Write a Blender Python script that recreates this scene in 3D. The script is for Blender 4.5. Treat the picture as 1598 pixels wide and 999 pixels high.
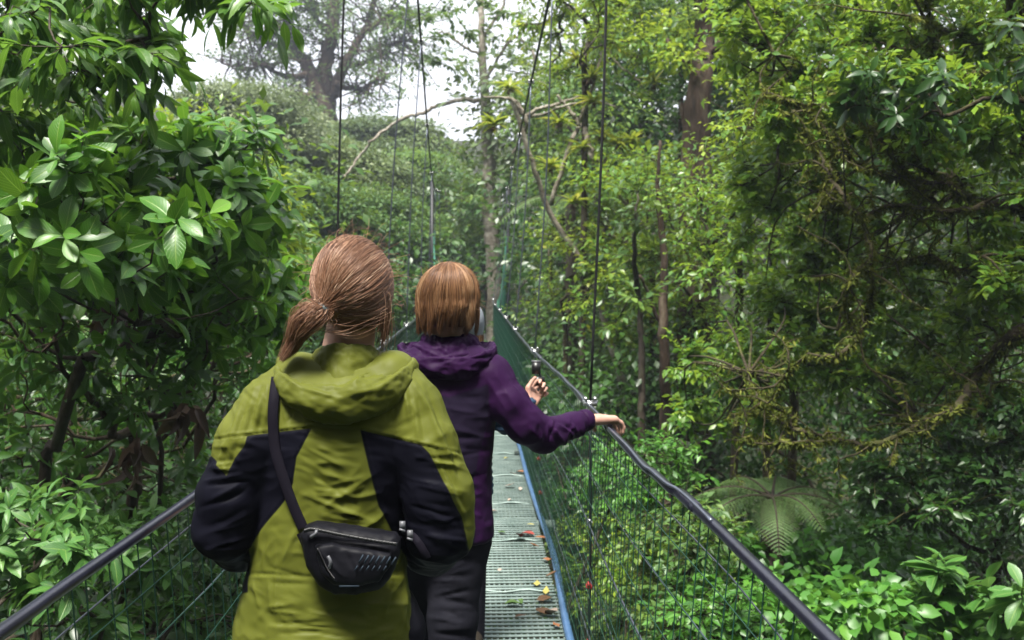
import bpy, math, random
import numpy as np
from mathutils import Matrix, Vector
for _o in list(bpy.data.objects): bpy.data.objects.remove(_o)
scn = bpy.context.scene
COL = scn.collection
R = math.radians
# ------------------------------------------------------------------ camera
F = 1554.0                      # focal length in pixels of the 1598 wide photograph (35 mm lens)
YAW, PITCH = math.atan(59/F), math.atan(67.5/F)
EYE = np.array([0.0, 0.0, 1.6])
cd = bpy.data.cameras.new('camera'); cam = bpy.data.objects.new('camera', cd); COL.objects.link(cam)
cd.sensor_width = 36; cd.lens = 36*F/1598; cd.clip_start = .05; cd.clip_end = 2000
cam.rotation_euler = (R(90)-PITCH, 0, -YAW); cam.location = EYE
cd.dof.use_dof = True; cd.dof.focus_distance = 2.2; cd.dof.aperture_fstop = 7.1
scn.camera = cam
CR = np.array(cam.rotation_euler.to_matrix())
def at(px, py, Y):
    d = CR @ np.array([(px-799)/F, (499.5-py)/F, -1.0])
    return EYE + d*(Y/d[1])
# ------------------------------------------------------------------ world, sun, exposure
SUN_EL, SUN_ROT = R(67), R(-158)        # rotation clockwise from +Y
w = bpy.data.worlds.new('World'); scn.world = w; w.use_nodes = True
nt = w.node_tree; bg = nt.nodes['Background']; bg.inputs[1].default_value = .055
sky = nt.nodes.new('ShaderNodeTexSky'); sky.sky_type = 'NISHITA'; sky.sun_disc = False
sky.sun_elevation = SUN_EL; sky.sun_rotation = SUN_ROT; sky.dust_density = 4; sky.air_density = 1.2
mx = nt.nodes.new('ShaderNodeMix'); mx.data_type = 'RGBA'
tc = nt.nodes.new('ShaderNodeTexCoord'); nz = nt.nodes.new('ShaderNodeTexNoise'); nz.inputs['Scale'].default_value = 2.2; nz.inputs['Detail'].default_value = 5
rp = nt.nodes.new('ShaderNodeMapRange'); rp.inputs[3].default_value = .8; rp.inputs[4].default_value = 1
nt.links.new(tc.outputs['Generated'], nz.inputs['Vector']); nt.links.new(nz.outputs[0], rp.inputs[0]); nt.links.new(rp.outputs[0], mx.inputs[0])
nt.links.new(sky.outputs[0], mx.inputs[6]); mx.inputs[7].default_value = (13, 13.2, 14.2, 1)   # cloud layer
nt.links.new(mx.outputs[2], bg.inputs[0])
sd = bpy.data.lights.new('sun', 'SUN'); sd.energy = 4.7; sd.angle = R(16); sd.color = (1, .97, .88)
sun = bpy.data.objects.new('sun', sd); COL.objects.link(sun)
sdir = Vector((math.sin(SUN_ROT)*math.cos(SUN_EL), math.cos(SUN_ROT)*math.cos(SUN_EL), math.sin(SUN_EL)))
sun.rotation_euler = sdir.to_track_quat('Z', 'Y').to_euler()
vs = scn.view_settings; vs.view_transform = 'Standard'; vs.look = 'None'; vs.exposure = 1.42; vs.gamma = 1; vs.use_curve_mapping = False
scn.cycles.max_bounces = 7; scn.cycles.diffuse_bounces = 3; scn.cycles.glossy_bounces = 2; scn.cycles.transmission_bounces = 4
scn.cycles.volume_bounces = 0; scn.cycles.transparent_max_bounces = 8; scn.cycles.caustics_reflective = False; scn.cycles.caustics_refractive = False
scn.cycles.use_denoising = True; scn.cycles.sample_clamp_indirect = 6

# ------------------------------------------------------------------ helpers
def prop(o, label=None, cat=None, group=None, kind=None):
    if label: o['label'] = label
    if cat: o['category'] = cat
    if group: o['group'] = group
    if kind: o['kind'] = kind
    return o
def empty(name, loc, label, cat, group=None, kind=None):
    o = bpy.data.objects.new(name, None); COL.objects.link(o); o.location = tuple(map(float, loc)); o.empty_display_size = .1
    return prop(o, label, cat, group, kind)
def mesh_np(name, V, Fc, mat, parent=None, smooth=True, attrs=None, uv=None):
    """V (n,3) world coordinates, Fc list of (m,k) index arrays"""
    if not isinstance(Fc, (list, tuple)): Fc = [Fc]
    Fc = [f for f in Fc if len(f)]
    me = bpy.data.meshes.new(name); V = np.asarray(V, dtype=np.float32)
    if parent is not None:
        off = Vector((0, 0, 0)); p = parent
        while p: off += p.location; p = p.parent
        V = V - np.array(off, dtype=np.float32)
    me.vertices.add(len(V)); me.vertices.foreach_set('co', V.ravel())
    loops = np.concatenate([f.ravel() for f in Fc]).astype(np.int32)
    tot = np.concatenate([np.full(len(f), f.shape[1]) for f in Fc]).astype(np.int32)
    st = np.concatenate([[0], np.cumsum(tot)[:-1]]).astype(np.int32)
    me.loops.add(len(loops)); me.loops.foreach_set('vertex_index', loops)
    me.polygons.add(len(tot)); me.polygons.foreach_set('loop_start', st); me.polygons.foreach_set('loop_total', tot)
    me.update(calc_edges=True)
    if smooth: me.polygons.foreach_set('use_smooth', np.ones(len(tot), dtype=bool))
    for k, a in (attrs or {}).items():
        at_ = me.attributes.new(k, 'FLOAT', 'POINT'); at_.data.foreach_set('value', np.asarray(a, dtype=np.float32))
    if uv is not None:
        ul = me.uv_layers.new(name='UVMap'); ul.data.foreach_set('uv', np.asarray(uv, dtype=np.float32)[loops].ravel())
    me.materials.append(mat)
    o = bpy.data.objects.new(name, me); COL.objects.link(o)
    if parent is not None: o.parent = parent
    return o
def nrm(v):
    v = np.asarray(v, dtype=float); return v/np.maximum(np.linalg.norm(v, axis=-1, keepdims=True), 1e-9)
class MB:
    """collects tubes, boxes, ribbons into one mesh"""
    def __init__(s): s.v = []; s.q = []; s.t = []; s.n = 0
    def add(s, V, Q=None, T=None):
        s.v.append(np.asarray(V, dtype=float))
        if Q is not None and len(Q): s.q.append(np.asarray(Q)+s.n)
        if T is not None and len(T): s.t.append(np.asarray(T)+s.n)
        s.n += len(V)
    def tube(s, pts, rad, k=6, cap=True, flat=None):
        P = np.asarray(pts, dtype=float); n = len(P); rad = np.broadcast_to(np.asarray(rad, dtype=float), (n,))
        T = nrm(np.gradient(P, axis=0)); ref = np.array([0, 0, 1.0]) if abs(T[:, 2]).mean() < .8 else np.array([1.0, 0, 0])
        A = nrm(np.cross(T, ref)); B = np.cross(T, A)
        a = np.arange(k)*2*math.pi/k
        fx, fy = flat or (1, 1)
        V = P[:, None]+rad[:, None, None]*(fx*np.cos(a)[None, :, None]*A[:, None]+fy*np.sin(a)[None, :, None]*B[:, None])
        i = np.arange(n-1)[:, None]*k; j = np.arange(k)[None]; j2 = (j+1) % k
        Q = np.stack([i+j, i+j2, i+k+j2, i+k+j], -1).reshape(-1, 4)
        V = V.reshape(-1, 3); T3 = []
        if cap:
            V = np.vstack([V, P[:1], P[-1:]]); c0, c1 = n*k, n*k+1; jj = np.arange(k)
            T3 = np.vstack([np.stack([np.full(k, c0), (jj+1) % k, jj], -1), np.stack([np.full(k, c1), (n-1)*k+jj, (n-1)*k+(jj+1) % k], -1)])
        s.add(V, Q, T3)
    def box(s, c, h, rot=None):
        V = np.array([[x, y, z] for x in (-1, 1) for y in (-1, 1) for z in (-1, 1)], dtype=float)*np.asarray(h)
        if rot is not None: V = V @ np.asarray(rot).T
        s.add(V+np.asarray(c), [[0, 1, 3, 2], [4, 6, 7, 5], [0, 4, 5, 1], [2, 3, 7, 6], [0, 2, 6, 4], [1, 5, 7, 3]])
    def boxes(s, C, H):
        C = np.asarray(C, dtype=float); H = np.broadcast_to(np.asarray(H, dtype=float), C.shape)
        V0 = np.array([[x, y, z] for x in (-1, 1) for y in (-1, 1) for z in (-1, 1)], dtype=float)
        V = C[:, None]+V0[None]*H[:, None]; q = np.array([[0, 1, 3, 2], [4, 6, 7, 5], [0, 4, 5, 1], [2, 3, 7, 6], [0, 2, 6, 4], [1, 5, 7, 3]])
        Q = (np.arange(len(C))[:, None, None]*8+q[None]).reshape(-1, 4); s.add(V.reshape(-1, 3), Q)
    def ribbon(s, pts, side, w, thick):
        P = np.asarray(pts, float); S = nrm(side)*np.ones_like(P); T = nrm(np.gradient(P, axis=0)); N = nrm(np.cross(T, S))
        w = np.broadcast_to(w, (len(P),))[:, None]
        prof = [(-1, .3), (-.9, 1), (.9, 1), (1, .3), (.9, -.4), (-.9, -.4)]
        V = np.stack([P+S*w*a+N*thick*b for a, b in prof], 1); n = len(P); k = 6
        i = np.arange(n-1)[:, None]*k; j = np.arange(k)[None]; j2 = (j+1) % k
        s.add(V.reshape(-1, 3), np.stack([i+j, i+j2, i+k+j2, i+k+j], -1).reshape(-1, 4))
    def build(s, name, mat, parent=None, smooth=True, **kw):
        Fc = []
        if s.q: Fc.append(np.vstack(s.q))
        if s.t: Fc.append(np.vstack(s.t))
        return mesh_np(name, np.vstack(s.v), Fc, mat, parent, smooth, **kw)
def spline(pts, n):
    """Catmull-Rom through points (any columns)"""
    P = np.asarray(pts, float)
    if len(P) == 2: t = np.linspace(0, 1, n)[:, None]; return P[0]*(1-t)+P[1]*t
    P = np.vstack([2*P[0]-P[1], P, 2*P[-1]-P[-2]]); m = len(P)-3
    u = np.linspace(0, m-1e-6, n); i = u.astype(int); t = (u-i)[:, None]
    a, b, c, d = P[i], P[i+1], P[i+2], P[i+3]
    return .5*((2*b)+(c-a)*t+(2*a-5*b+4*c-d)*t**2+(3*b-a-3*c+d)*t**3)
def _h(i, j, k, seed):
    n = (i*374761393+j*668265263+k*2147483647+seed*1274126177) & 0xffffffff
    n = ((n ^ (n >> 13))*1274126177) & 0xffffffff
    return ((n ^ (n >> 16)) & 0xffff)/65535.0
def noise(P, seed=0):
    P = np.asarray(P, float); I = np.floor(P).astype(np.int64); f = P-I; f = f*f*(3-2*f); r = 0
    for a in (0, 1):
        for b in (0, 1):
            for c in (0, 1):
                wgt = (f[..., 0] if a else 1-f[..., 0])*(f[..., 1] if b else 1-f[..., 1])*(f[..., 2] if c else 1-f[..., 2])
                r = r+wgt*_h(I[..., 0]+a, I[..., 1]+b, I[..., 2]+c, seed)
    return r*2-1
def fbm(P, o=3, seed=0):
    P = np.asarray(P, float); s = 0; a = 1
    for k in range(o): s = s+a*noise(P*2**k+k*17.3, seed+k); a *= .5
    return s
# ------------------------------------------------------------------ materials
def newmat(name):
    m = bpy.data.materials.new(name); m.use_nodes = True; t = m.node_tree
    return m, t, t.nodes['Principled BSDF'], t.nodes['Material Output']
def N(t, typ, **kw):
    n = t.nodes.new(typ)
    for k, v in kw.items():
        if k.startswith('i_'): n.inputs[k[2:].replace('_', ' ')].default_value = v
        else: setattr(n, k, v)
    return n
def ramp(t, src, stops):
    r = t.nodes.new('ShaderNodeValToRGB'); e = r.color_ramp.elements
    while len(e) < len(stops): e.new(.5)
    for x, (p, c) in zip(e, stops): x.position = p; x.color = (*c, 1)
    t.links.new(src, r.inputs[0]); return r.outputs[0]
def leafmat(name, cols, rough=.38, trans=.35, tcol=(.32, .5, .05), vein=False, spec=.5):
    m, t, b, out = newmat(name)
    a = N(t, 'ShaderNodeAttribute', attribute_name='rnd')
    base = ramp(t, a.outputs['Fac'], cols)
    if vein:
        uv = N(t, 'ShaderNodeUVMap'); sx = N(t, 'ShaderNodeSeparateXYZ'); t.links.new(uv.outputs[0], sx.inputs[0])
        ab = N(t, 'ShaderNodeMath', operation='ABSOLUTE'); t.links.new(sx.outputs[0], ab.inputs[0])
        # side veins: sin((v - |u|*k) * n)
        m1 = N(t, 'ShaderNodeMath', operation='MULTIPLY_ADD'); t.links.new(ab.outputs[0], m1.inputs[0]); m1.inputs[1].default_value = -.35; t.links.new(sx.outputs[1], m1.inputs[2])
        m2 = N(t, 'ShaderNodeMath', operation='MULTIPLY'); t.links.new(m1.outputs[0], m2.inputs[0]); m2.inputs[1].default_value = 62
        sn = N(t, 'ShaderNodeMath', operation='SINE'); t.links.new(m2.outputs[0], sn.inputs[0])
        pw = N(t, 'ShaderNodeMapRange'); t.links.new(sn.outputs[0], pw.inputs[0]); pw.inputs[1].default_value = .75; pw.inputs[2].default_value = 1
        mr = N(t, 'ShaderNodeMapRange'); t.links.new(ab.outputs[0], mr.inputs[0]); mr.inputs[1].default_value = .07; mr.inputs[2].default_value = .02
        mxv = N(t, 'ShaderNodeMath', operation='MAXIMUM'); t.links.new(mr.outputs[0], mxv.inputs[0])
        h = N(t, 'ShaderNodeMath', operation='MULTIPLY'); t.links.new(pw.outputs[0], h.inputs[0]); h.inputs[1].default_value = .35; t.links.new(h.outputs[0], mxv.inputs[1])
        mc = N(t, 'ShaderNodeMix', data_type='RGBA'); t.links.new(mxv.outputs[0], mc.inputs[0]); t.links.new(base, mc.inputs[6]); mc.inputs[7].default_value = (.20, .32, .07, 1)
        base = mc.outputs[2]
        bp = N(t, 'ShaderNodeBump', i_Strength=.35, i_Distance=.004, invert=True); t.links.new(mxv.outputs[0], bp.inputs['Height']); t.links.new(bp.outputs[0], b.inputs['Normal'])
    t.links.new(base, b.inputs['Base Color']); b.inputs['Roughness'].default_value = rough; b.inputs['Specular IOR Level'].default_value = spec
    tr = N(t, 'ShaderNodeBsdfTranslucent'); mt = N(t, 'ShaderNodeMix', data_type='RGBA', blend_type='MULTIPLY'); mt.inputs[0].default_value = 1
    g = N(t, 'ShaderNodeMix', data_type='RGBA'); g.inputs[0].default_value = .35; t.links.new(base, g.inputs[6]); g.inputs[7].default_value = (*tcol, 1)
    t.links.new(g.outputs[2], tr.inputs[0])
    ms = N(t, 'ShaderNodeMixShader'); ms.inputs[0].default_value = trans
    t.links.new(b.outputs[0], ms.inputs[1]); t.links.new(tr.outputs[0], ms.inputs[2]); t.links.new(ms.outputs[0], out.inputs[0])
    return m
def roughmat(name, c1, c2, c3=None, scale=8, rough=.85, bump=.5, dist=.02, metal=0, stretch=(1, 1, 1), spec=.3):
    m, t, b, out = newmat(name)
    tcn = N(t, 'ShaderNodeTexCoord'); mp = N(t, 'ShaderNodeMapping'); mp.inputs['Scale'].default_value = stretch
    t.links.new(tcn.outputs['Object'], mp.inputs[0])
    n1 = N(t, 'ShaderNodeTexNoise', i_Scale=scale, i_Detail=8.0, i_Roughness=.65); t.links.new(mp.outputs[0], n1.inputs['Vector'])
    st = [(.3, c1), (.7, c2)] if c3 is None else [(.3, c1), (.52, c2), (.68, c3)]
    t.links.new(ramp(t, n1.outputs[0], st), b.inputs['Base Color'])
    b.inputs['Roughness'].default_value = rough; b.inputs['Metallic'].default_value = metal; b.inputs['Specular IOR Level'].default_value = spec
    n2 = N(t, 'ShaderNodeTexNoise', i_Scale=scale*4, i_Detail=6.0); t.links.new(mp.outputs[0], n2.inputs['Vector'])
    bp = N(t, 'ShaderNodeBump', i_Strength=bump, i_Distance=dist); t.links.new(n2.outputs[0], bp.inputs['Height']); t.links.new(bp.outputs[0], b.inputs['Normal'])
    return m
# ------------------------------------------------------------------ vegetation materials
LM = {}
LM['broad'] = leafmat('glossy broad leaf', [(0, (.018, .07, .008)), (.45, (.045, .15, .012)), (.8, (.10, .26, .018)), (.97, (.19, .34, .02)), (1, (.42, .38, .03))], .36, .34, (.30, .55, .04), vein=True)
LM['hang'] = leafmat('hanging leaf', [(0, (.02, .075, .01)), (.6, (.05, .14, .015)), (1, (.11, .23, .025))], .33, .42, (.28, .5, .05), vein=True)
LM['low'] = leafmat('fresh rosette leaf', [(0, (.03, .11, .02)), (.6, (.07, .19, .035)), (1, (.13, .27, .05))], .4, .3, (.25, .45, .08), vein=True)
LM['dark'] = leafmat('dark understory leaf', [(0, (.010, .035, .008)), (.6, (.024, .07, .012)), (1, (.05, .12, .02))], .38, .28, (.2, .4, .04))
LM['yellow'] = leafmat('yellow green small leaf', [(0, (.045, .12, .018)), (.5, (.11, .23, .025)), (.9, (.27, .37, .03)), (1, (.46, .42, .05))], .36, .42, (.5, .55, .04))
LM['moss_tree'] = leafmat('small mossy tree leaf', [(0, (.04, .12, .022)), (.5, (.10, .22, .028)), (.9, (.24, .37, .035)), (1, (.38, .43, .05))], .33, .45, (.45, .55, .04))
LM['mid'] = leafmat('mid green leaf', [(0, (.025, .07, .016)), (.6, (.065, .145, .026)), (1, (.17, .26, .04))], .5, .35, (.35, .48, .06))
LM['hazy'] = leafmat('haze greyed leaf', [(0, (.05, .09, .035)), (.6, (.10, .15, .05)), (1, (.20, .24, .08))], .5, .3, (.35, .45, .12))  # distance haze is mixed into this leaf colour
LM['cover'] = leafmat('bright ground leaf', [(0, (.03, .11, .015)), (.6, (.06, .18, .022)), (1, (.12, .28, .03))], .42, .3, (.25, .5, .06))
LM['under'] = leafmat('understory leaf', [(0, (.02, .07, .012)), (.6, (.05, .14, .02)), (1, (.11, .24, .03))], .33, .32, (.25, .45, .05))
LM['pale'] = leafmat('haze paled far leaf', [(0, (.08, .12, .06)), (.6, (.17, .21, .10)), (1, (.30, .33, .18))], .5, .3, (.35, .45, .15))  # paler for faded far crowns: mist tint put into the leaf colour
LM['fern'] = leafmat('fern frond', [(0, (.09, .17, .05)), (1, (.17, .27, .09))], .5, .35, (.3, .45, .1))
LM['tuft'] = leafmat('bromeliad leaf', [(0, (.08, .15, .02)), (.7, (.19, .28, .03)), (1, (.34, .32, .06))], .4, .45, (.6, .62, .06))
LM['dead'] = leafmat('dried brown leaf', [(0, (.035, .02, .014)), (.6, (.07, .04, .025)), (1, (.12, .075, .045))], .6, .12, (.25, .12, .05))
LM['moss'] = leafmat('moss strand', [(0, (.035, .045, .010)), (.6, (.08, .105, .018)), (1, (.16, .17, .035))], .9, .25, (.3, .3, .04), spec=.1)
BARK = roughmat('dark wet bark', (.012, .009, .006), (.045, .033, .022), (.05, .055, .03), 9, .7, .9, .02, stretch=(1, 1, .35))
BARKM = roughmat('mossy bark', (.014, .011, .007), (.045, .035, .018), (.075, .085, .02), 7, .9, 1, .03)
BARKR = roughmat('red brown bark', (.018, .013, .009), (.06, .038, .026), (.12, .10, .07), 6, .85, 1, .03, stretch=(1, 1, .25))
BARKP = roughmat('pale lichen bark', (.10, .08, .06), (.24, .21, .17), (.42, .40, .35), 12, .85, .8, .02)
# ------------------------------------------------------------------ leaves
def leaf_tmpl(nl, w, fold=.35, curve=.25, tip=1.0, two=True):
    """leaf along +y, length 1. columns: edge, midrib, edge; rows nl+1"""
    v = np.linspace(0, 1, nl+1); half = w*.5*np.sin(np.pi*v**tip)**.75; half[0] = .03*w; half[-1] = .012
    V, UV = [], []
    for i, t in enumerate(v):
        z = -curve*t*t
        for s in (-1, 0, 1): V.append((s*half[i], t, z+abs(s)*half[i]*fold)); UV.append((s, t))
    Q = []
    for i in range(nl):
        for c in (0, 1): a = i*3+c; Q.append((a, a+1, a+4, a+3))
    return np.array(V), np.array(Q), np.array(UV, float)
def diamond(w, fold=.3, curve=.2):
    V = np.array([(0, 0, 0), (-w/2, .5, w/2*fold-curve*.25), (0, .5, -curve*.25), (w/2, .5, w/2*fold-curve*.25), (0, 1, -curve)])
    return V, np.array([(0, 2, 1), (0, 3, 2), (1, 2, 4), (2, 3, 4)]), np.array([(0, 0), (-1, .5), (0, .5), (1, .5), (0, 1.)])
T_BROAD = leaf_tmpl(6, .46, .28, .22, 1.35)
T_HANG = leaf_tmpl(5, .36, .25, .3, .9)
T_LOW = leaf_tmpl(4, .38, .4, .35, 1.1)
T_SM = leaf_tmpl(2, .5, .3, .2, 1)
T_D = diamond(.55)
T_N = diamond(.34, .3, .35)
def leaves_mesh(name, sets, mat, parent):
    """sets: list of (pos, axis, normal, size, rnd, template)"""
    Vs, Qs, Ts, Rn, UVs, n = [], [], [], [], [], 0
    for pos, ax, nn, size, rnd, (TV, TF, TU) in sets:
        m = len(pos)
        if not m: continue
        ax = nrm(ax); side = nrm(np.cross(ax, nn)); nn = np.cross(side, ax)
        S = np.asarray(size)[:, None, None]
        curl = (1+.8*(rng.random((m, 1, 1))-.5)*2)
        V = pos[:, None]+S*(TV[None, :, 0:1]*side[:, None]+TV[None, :, 1:2]*ax[:, None]+TV[None, :, 2:3]*curl*nn[:, None])
        k = len(TV); Fi = (np.arange(m)[:, None, None]*k+TF[None]).reshape(-1, TF.shape[1])+n
        Vs.append(V.reshape(-1, 3)); (Qs if TF.shape[1] == 4 else Ts).append(Fi)
        Rn.append(np.repeat(rnd, k)); UVs.append(np.tile(TU, (m, 1))); n += m*k
    Fc = ([np.vstack(Qs)] if Qs else [])+([np.vstack(Ts)] if Ts else [])
    return mesh_np(name, np.vstack(Vs), Fc, mat, parent, True, {'rnd': np.concatenate(Rn)}, np.vstack(UVs))
UP = np.array([0, 0, 1.0])
def perp(ax, up=UP, roll=.4):
    n = up-ax*(ax @ up)[:, None] if up.ndim == 1 else up-ax*np.sum(ax*up, -1, keepdims=True)
    return nrm(nrm(n+1e-4)+rng.normal(0, roll, ax.shape))
def rosette(P, D, k, size, tmpl, openang=(45, 85), droop=.25, roll=.2, tone=.15):
    m = len(P); D = nrm(D); a = nrm(np.cross(D, rng.normal(size=(m, 3)))); b = np.cross(D, a)
    kk = np.arange(k); phi = kk[None]*2.4+rng.random((m, 1))*6; phi = phi+rng.normal(0, .2, phi.shape)
    th = np.radians(np.linspace(openang[1], openang[0], k))[None]+rng.normal(0, .12, (m, k))
    rad = np.cos(phi)[..., None]*a[:, None]+np.sin(phi)[..., None]*b[:, None]
    ax = np.cos(th)[..., None]*D[:, None]+np.sin(th)[..., None]*rad
    ax[..., 2] -= droop*rng.random((m, k)); ax = nrm(ax)
    nn = nrm(D[:, None]-ax*np.sum(ax*D[:, None], -1, keepdims=True)+rng.normal(0, roll, ax.shape))
    sz = size*rng.uniform(.6, 1.15, (m, k))*np.linspace(1.05, .7, k)[None]
    pos = P[:, None]-D[:, None]*(np.linspace(.25, 0, k)[None, :, None]*size)+ax*.04*size
    rn = np.clip(rng.random((m, 1))*.45+.4*rng.random((m, k))+tone*np.linspace(-1, 1, k)[None], 0, 1)
    return pos.reshape(-1, 3), ax.reshape(-1, 3), nn.reshape(-1, 3), sz.ravel(), rn.ravel(), tmpl
def along(P0, P1, k, size, tmpl, droop=.3, roll=.4, spread=.9):
    """leaves alternating along twigs P0->P1"""
    m = len(P0); D = P1-P0; Dn = nrm(D); side = nrm(np.cross(Dn, UP+rng.normal(0, .35, Dn.shape)))
    t = np.linspace(.12, 1, k)[None]+rng.normal(0, .03, (m, k)); s = np.where(np.arange(k) % 2, 1, -1)[None]*np.ones((m, 1)); s[:, -1] = 0
    pos = P0[:, None]+D[:, None]*t[..., None]
    ax = Dn[:, None]*rng.uniform(.35, .9, (m, k, 1))+side[:, None]*(s*spread)[..., None]; ax[..., 2] -= droop*rng.random((m, k)); ax = nrm(ax+rng.normal(0, .22, ax.shape))
    nn = perp(ax.reshape(-1, 3), UP, roll)
    rn = np.clip(rng.random((m, 1))*.5+.5*rng.random((m, k)), 0, 1)
    return pos.reshape(-1, 3), ax.reshape(-1, 3), nn, (size*rng.uniform(.6, 1.15, (m, k))).ravel(), rn.ravel(), tmpl
def scatter(C, Rr, n, size, tmpl, flat=.6, droop=.35, roll=.45):
    """n leaves in every clump: dense on the upper outer shell"""
    m = len(C); d = nrm(rng.normal(size=(m, n, 3))); d[..., 2] = d[..., 2]*flat+.1
    r = rng.random((m, n, 1))**.45
    pos = C[:, None]+d*r*np.broadcast_to(np.asarray(Rr, float), (m,)).reshape(m, 1, 1)
    ax = nrm(d*np.array([1, 1, .4])+rng.normal(0, .5, d.shape)); ax[..., 2] -= droop*rng.random((m, n)); ax = nrm(ax)
    nn = perp(ax.reshape(-1, 3), UP, roll)
    rn = np.clip(rng.random((m, 1))*.6+.4*rng.random((m, n)), 0, 1)
    return pos.reshape(-1, 3), ax.reshape(-1, 3), nn, (size*rng.uniform(.55, 1.2, (m, n))).ravel(), rn.ravel(), tmpl
# ------------------------------------------------------------------ branches
def skeleton(base, tips, trunk=None, r_tip=.006, power=.5, wob=.12, up=.25, segs=5, sides=6, rmin=.002, mb=None):
    nodes = [np.array(base, float)]; par = [-1]; wgt = [0.0]
    if trunk is not None:
        for p in spline(np.vstack([[base], trunk]), max(8, 4*len(trunk)))[1:]: nodes.append(p); par.append(len(nodes)-2); wgt.append(0)
    order = np.argsort(np.linalg.norm(tips-nodes[-1 if trunk is not None else 0], axis=1)); paths = []
    depth = [0.0]*len(nodes)
    for i in range(1, len(nodes)): depth[i] = depth[i-1]+np.linalg.norm(nodes[i]-nodes[i-1])
    for ti in order:
        T = tips[ti]; A = np.array(nodes); d = np.linalg.norm(A-T, axis=1)+.25*np.array(depth)+.6*np.maximum(0, A[:, 2]-T[2])
        j = int(np.argmin(d)); S = nodes[j]; L = np.linalg.norm(T-S)
        c1 = S+(T-S)*.35+UP*L*up*.3+rng.normal(0, wob*L, 3); c2 = S+(T-S)*.7+rng.normal(0, wob*L, 3)+UP*L*up*.2
        path = spline(np.array([S, c1, c2, T]), segs+1); idx = [j]; pj = j
        for p in path[1:]:
            nodes.append(p); par.append(pj); wgt.append(0); depth.append(depth[pj]+L/segs); pj = len(nodes)-1; idx.append(pj)
        wgt[pj] += 1; paths.append((idx, path))
    W = np.array(wgt)
    for i in range(len(nodes)-1, 0, -1): W[par[i]] += W[i]
    rad = np.maximum(rmin, r_tip*W**power); mb = mb or MB()
    if trunk is not None:
        n0 = max(8, 4*len(trunk)); ii = np.arange(n0); mb.tube(np.array(nodes)[ii], np.maximum(rad[ii], rad[n0-1]), sides+2)
    for idx, path in paths:
        r = rad[idx].copy(); r[0] = min(r[0], r[1]*1.3); mb.tube(path, r, sides if r.max() > r_tip*2 else max(3, sides-2), cap=False)
    return mb, np.array(nodes), rad
def twigs(C, Rr, n, flat=.7, upb=.25):
    m = len(C); d = nrm(rng.normal(size=(m, n, 3))*np.array([1, 1, flat])+np.array([0, 0, upb])); L = np.broadcast_to(np.asarray(Rr, float), (m,)).reshape(m, 1, 1)*rng.uniform(.45, 1, (m, n, 1))
    P0 = np.repeat(C, n, 0); P1 = (C[:, None]+d*L).reshape(-1, 3); return P0, P1
def twig_tubes(mb, P0, P1, r):
    for a, b in zip(P0, P1):
        mid = (a+b)/2+rng.normal(0, .06*np.linalg.norm(b-a), 3); mb.tube([a, mid, b], [r, r*.8, r*.45], 3, cap=False)
def moss_on(nodes_path, mat, parent, name='moss', n=2500, L=.03, hang=.5, rad=.02):
    """short strands standing on and hanging from mossy limbs"""
    P = np.vstack([spline(p, 40) for p in nodes_path]); i = rng.integers(0, len(P), n)
    d = nrm(rng.normal(size=(n, 3))); d[:, 2] -= hang*rng.random(n); d = nrm(d)
    pos = P[i]+d*rad*rng.uniform(.5, 1, (n, 1))
    return leaves_mesh(name, [(pos, d, perp(d, UP, .6), L*rng.uniform(.4, 1.6, n), rng.random(n), diamond(.28))], mat, parent)
def reg(px0, py0, px1, py1, Y0, Y1, n, jit=True):
    """n clump centres in a box of the valley, seen between these bearings and distances; roughly even"""
    nx = max(1, int(round(math.sqrt(n*(px1-px0)/max(1, (py1-py0)))))); ny = max(1, int(round(n/nx))); out = []
    for i in range(nx):
        for j in range(ny):
            u = (i+rng.random())/nx; v = (j+rng.random())/ny
            p = at(px0+(px1-px0)*u, py0+(py1-py0)*v, rng.uniform(Y0, Y1))
            if p[1] < 23.5 and p[2] < 5:          # keep the bridge corridor clear
                lim = .95+.25*min(1, p[1]/8) if p[0] > -.1 else .88+.2*min(1, p[1]/8)
                if abs(p[0]) < lim:
                    f = lim/max(abs(p[0]), 1e-3)
                    if p[1]*f > 27: p = None
                    else: p = EYE+(p-EYE)*f
            if p is not None: out.append(p)
    return np.array(out)
def dome(px, py, Y, rx, rz, n):
    c = at(px, py, Y); k = Y/F; m = n*3; d = nrm(rng.normal(size=(m, 3))); d = d[(d[:, 2] > -.35) & (d[:, 1] < .5)][:n]
    return c+d*np.array([rx*k, rx*k*.8, rz*k])*rng.uniform(.8, 1.02, (len(d), 1))
def ground_z(x, y):
    x = np.asarray(x, float); y = np.asarray(y, float)
    z = -5.2+.30*np.maximum(0, y-17)*1.0-.05*np.maximum(0, y-45)
    z = z+.38*np.maximum(0, x-4)+.28*np.maximum(0, -x-5)+1.5*np.maximum(0, 2-y)  # unseen rise behind the camera, steepened to shade the walkers' backs
    cap = np.where(y < 0, 24.0, 13.0); z = np.where(z > cap, cap+(z-cap)*.2, z)
    return z+.5*fbm(np.stack([x*.16, y*.16, x*0], -1), 3, 5)
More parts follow.
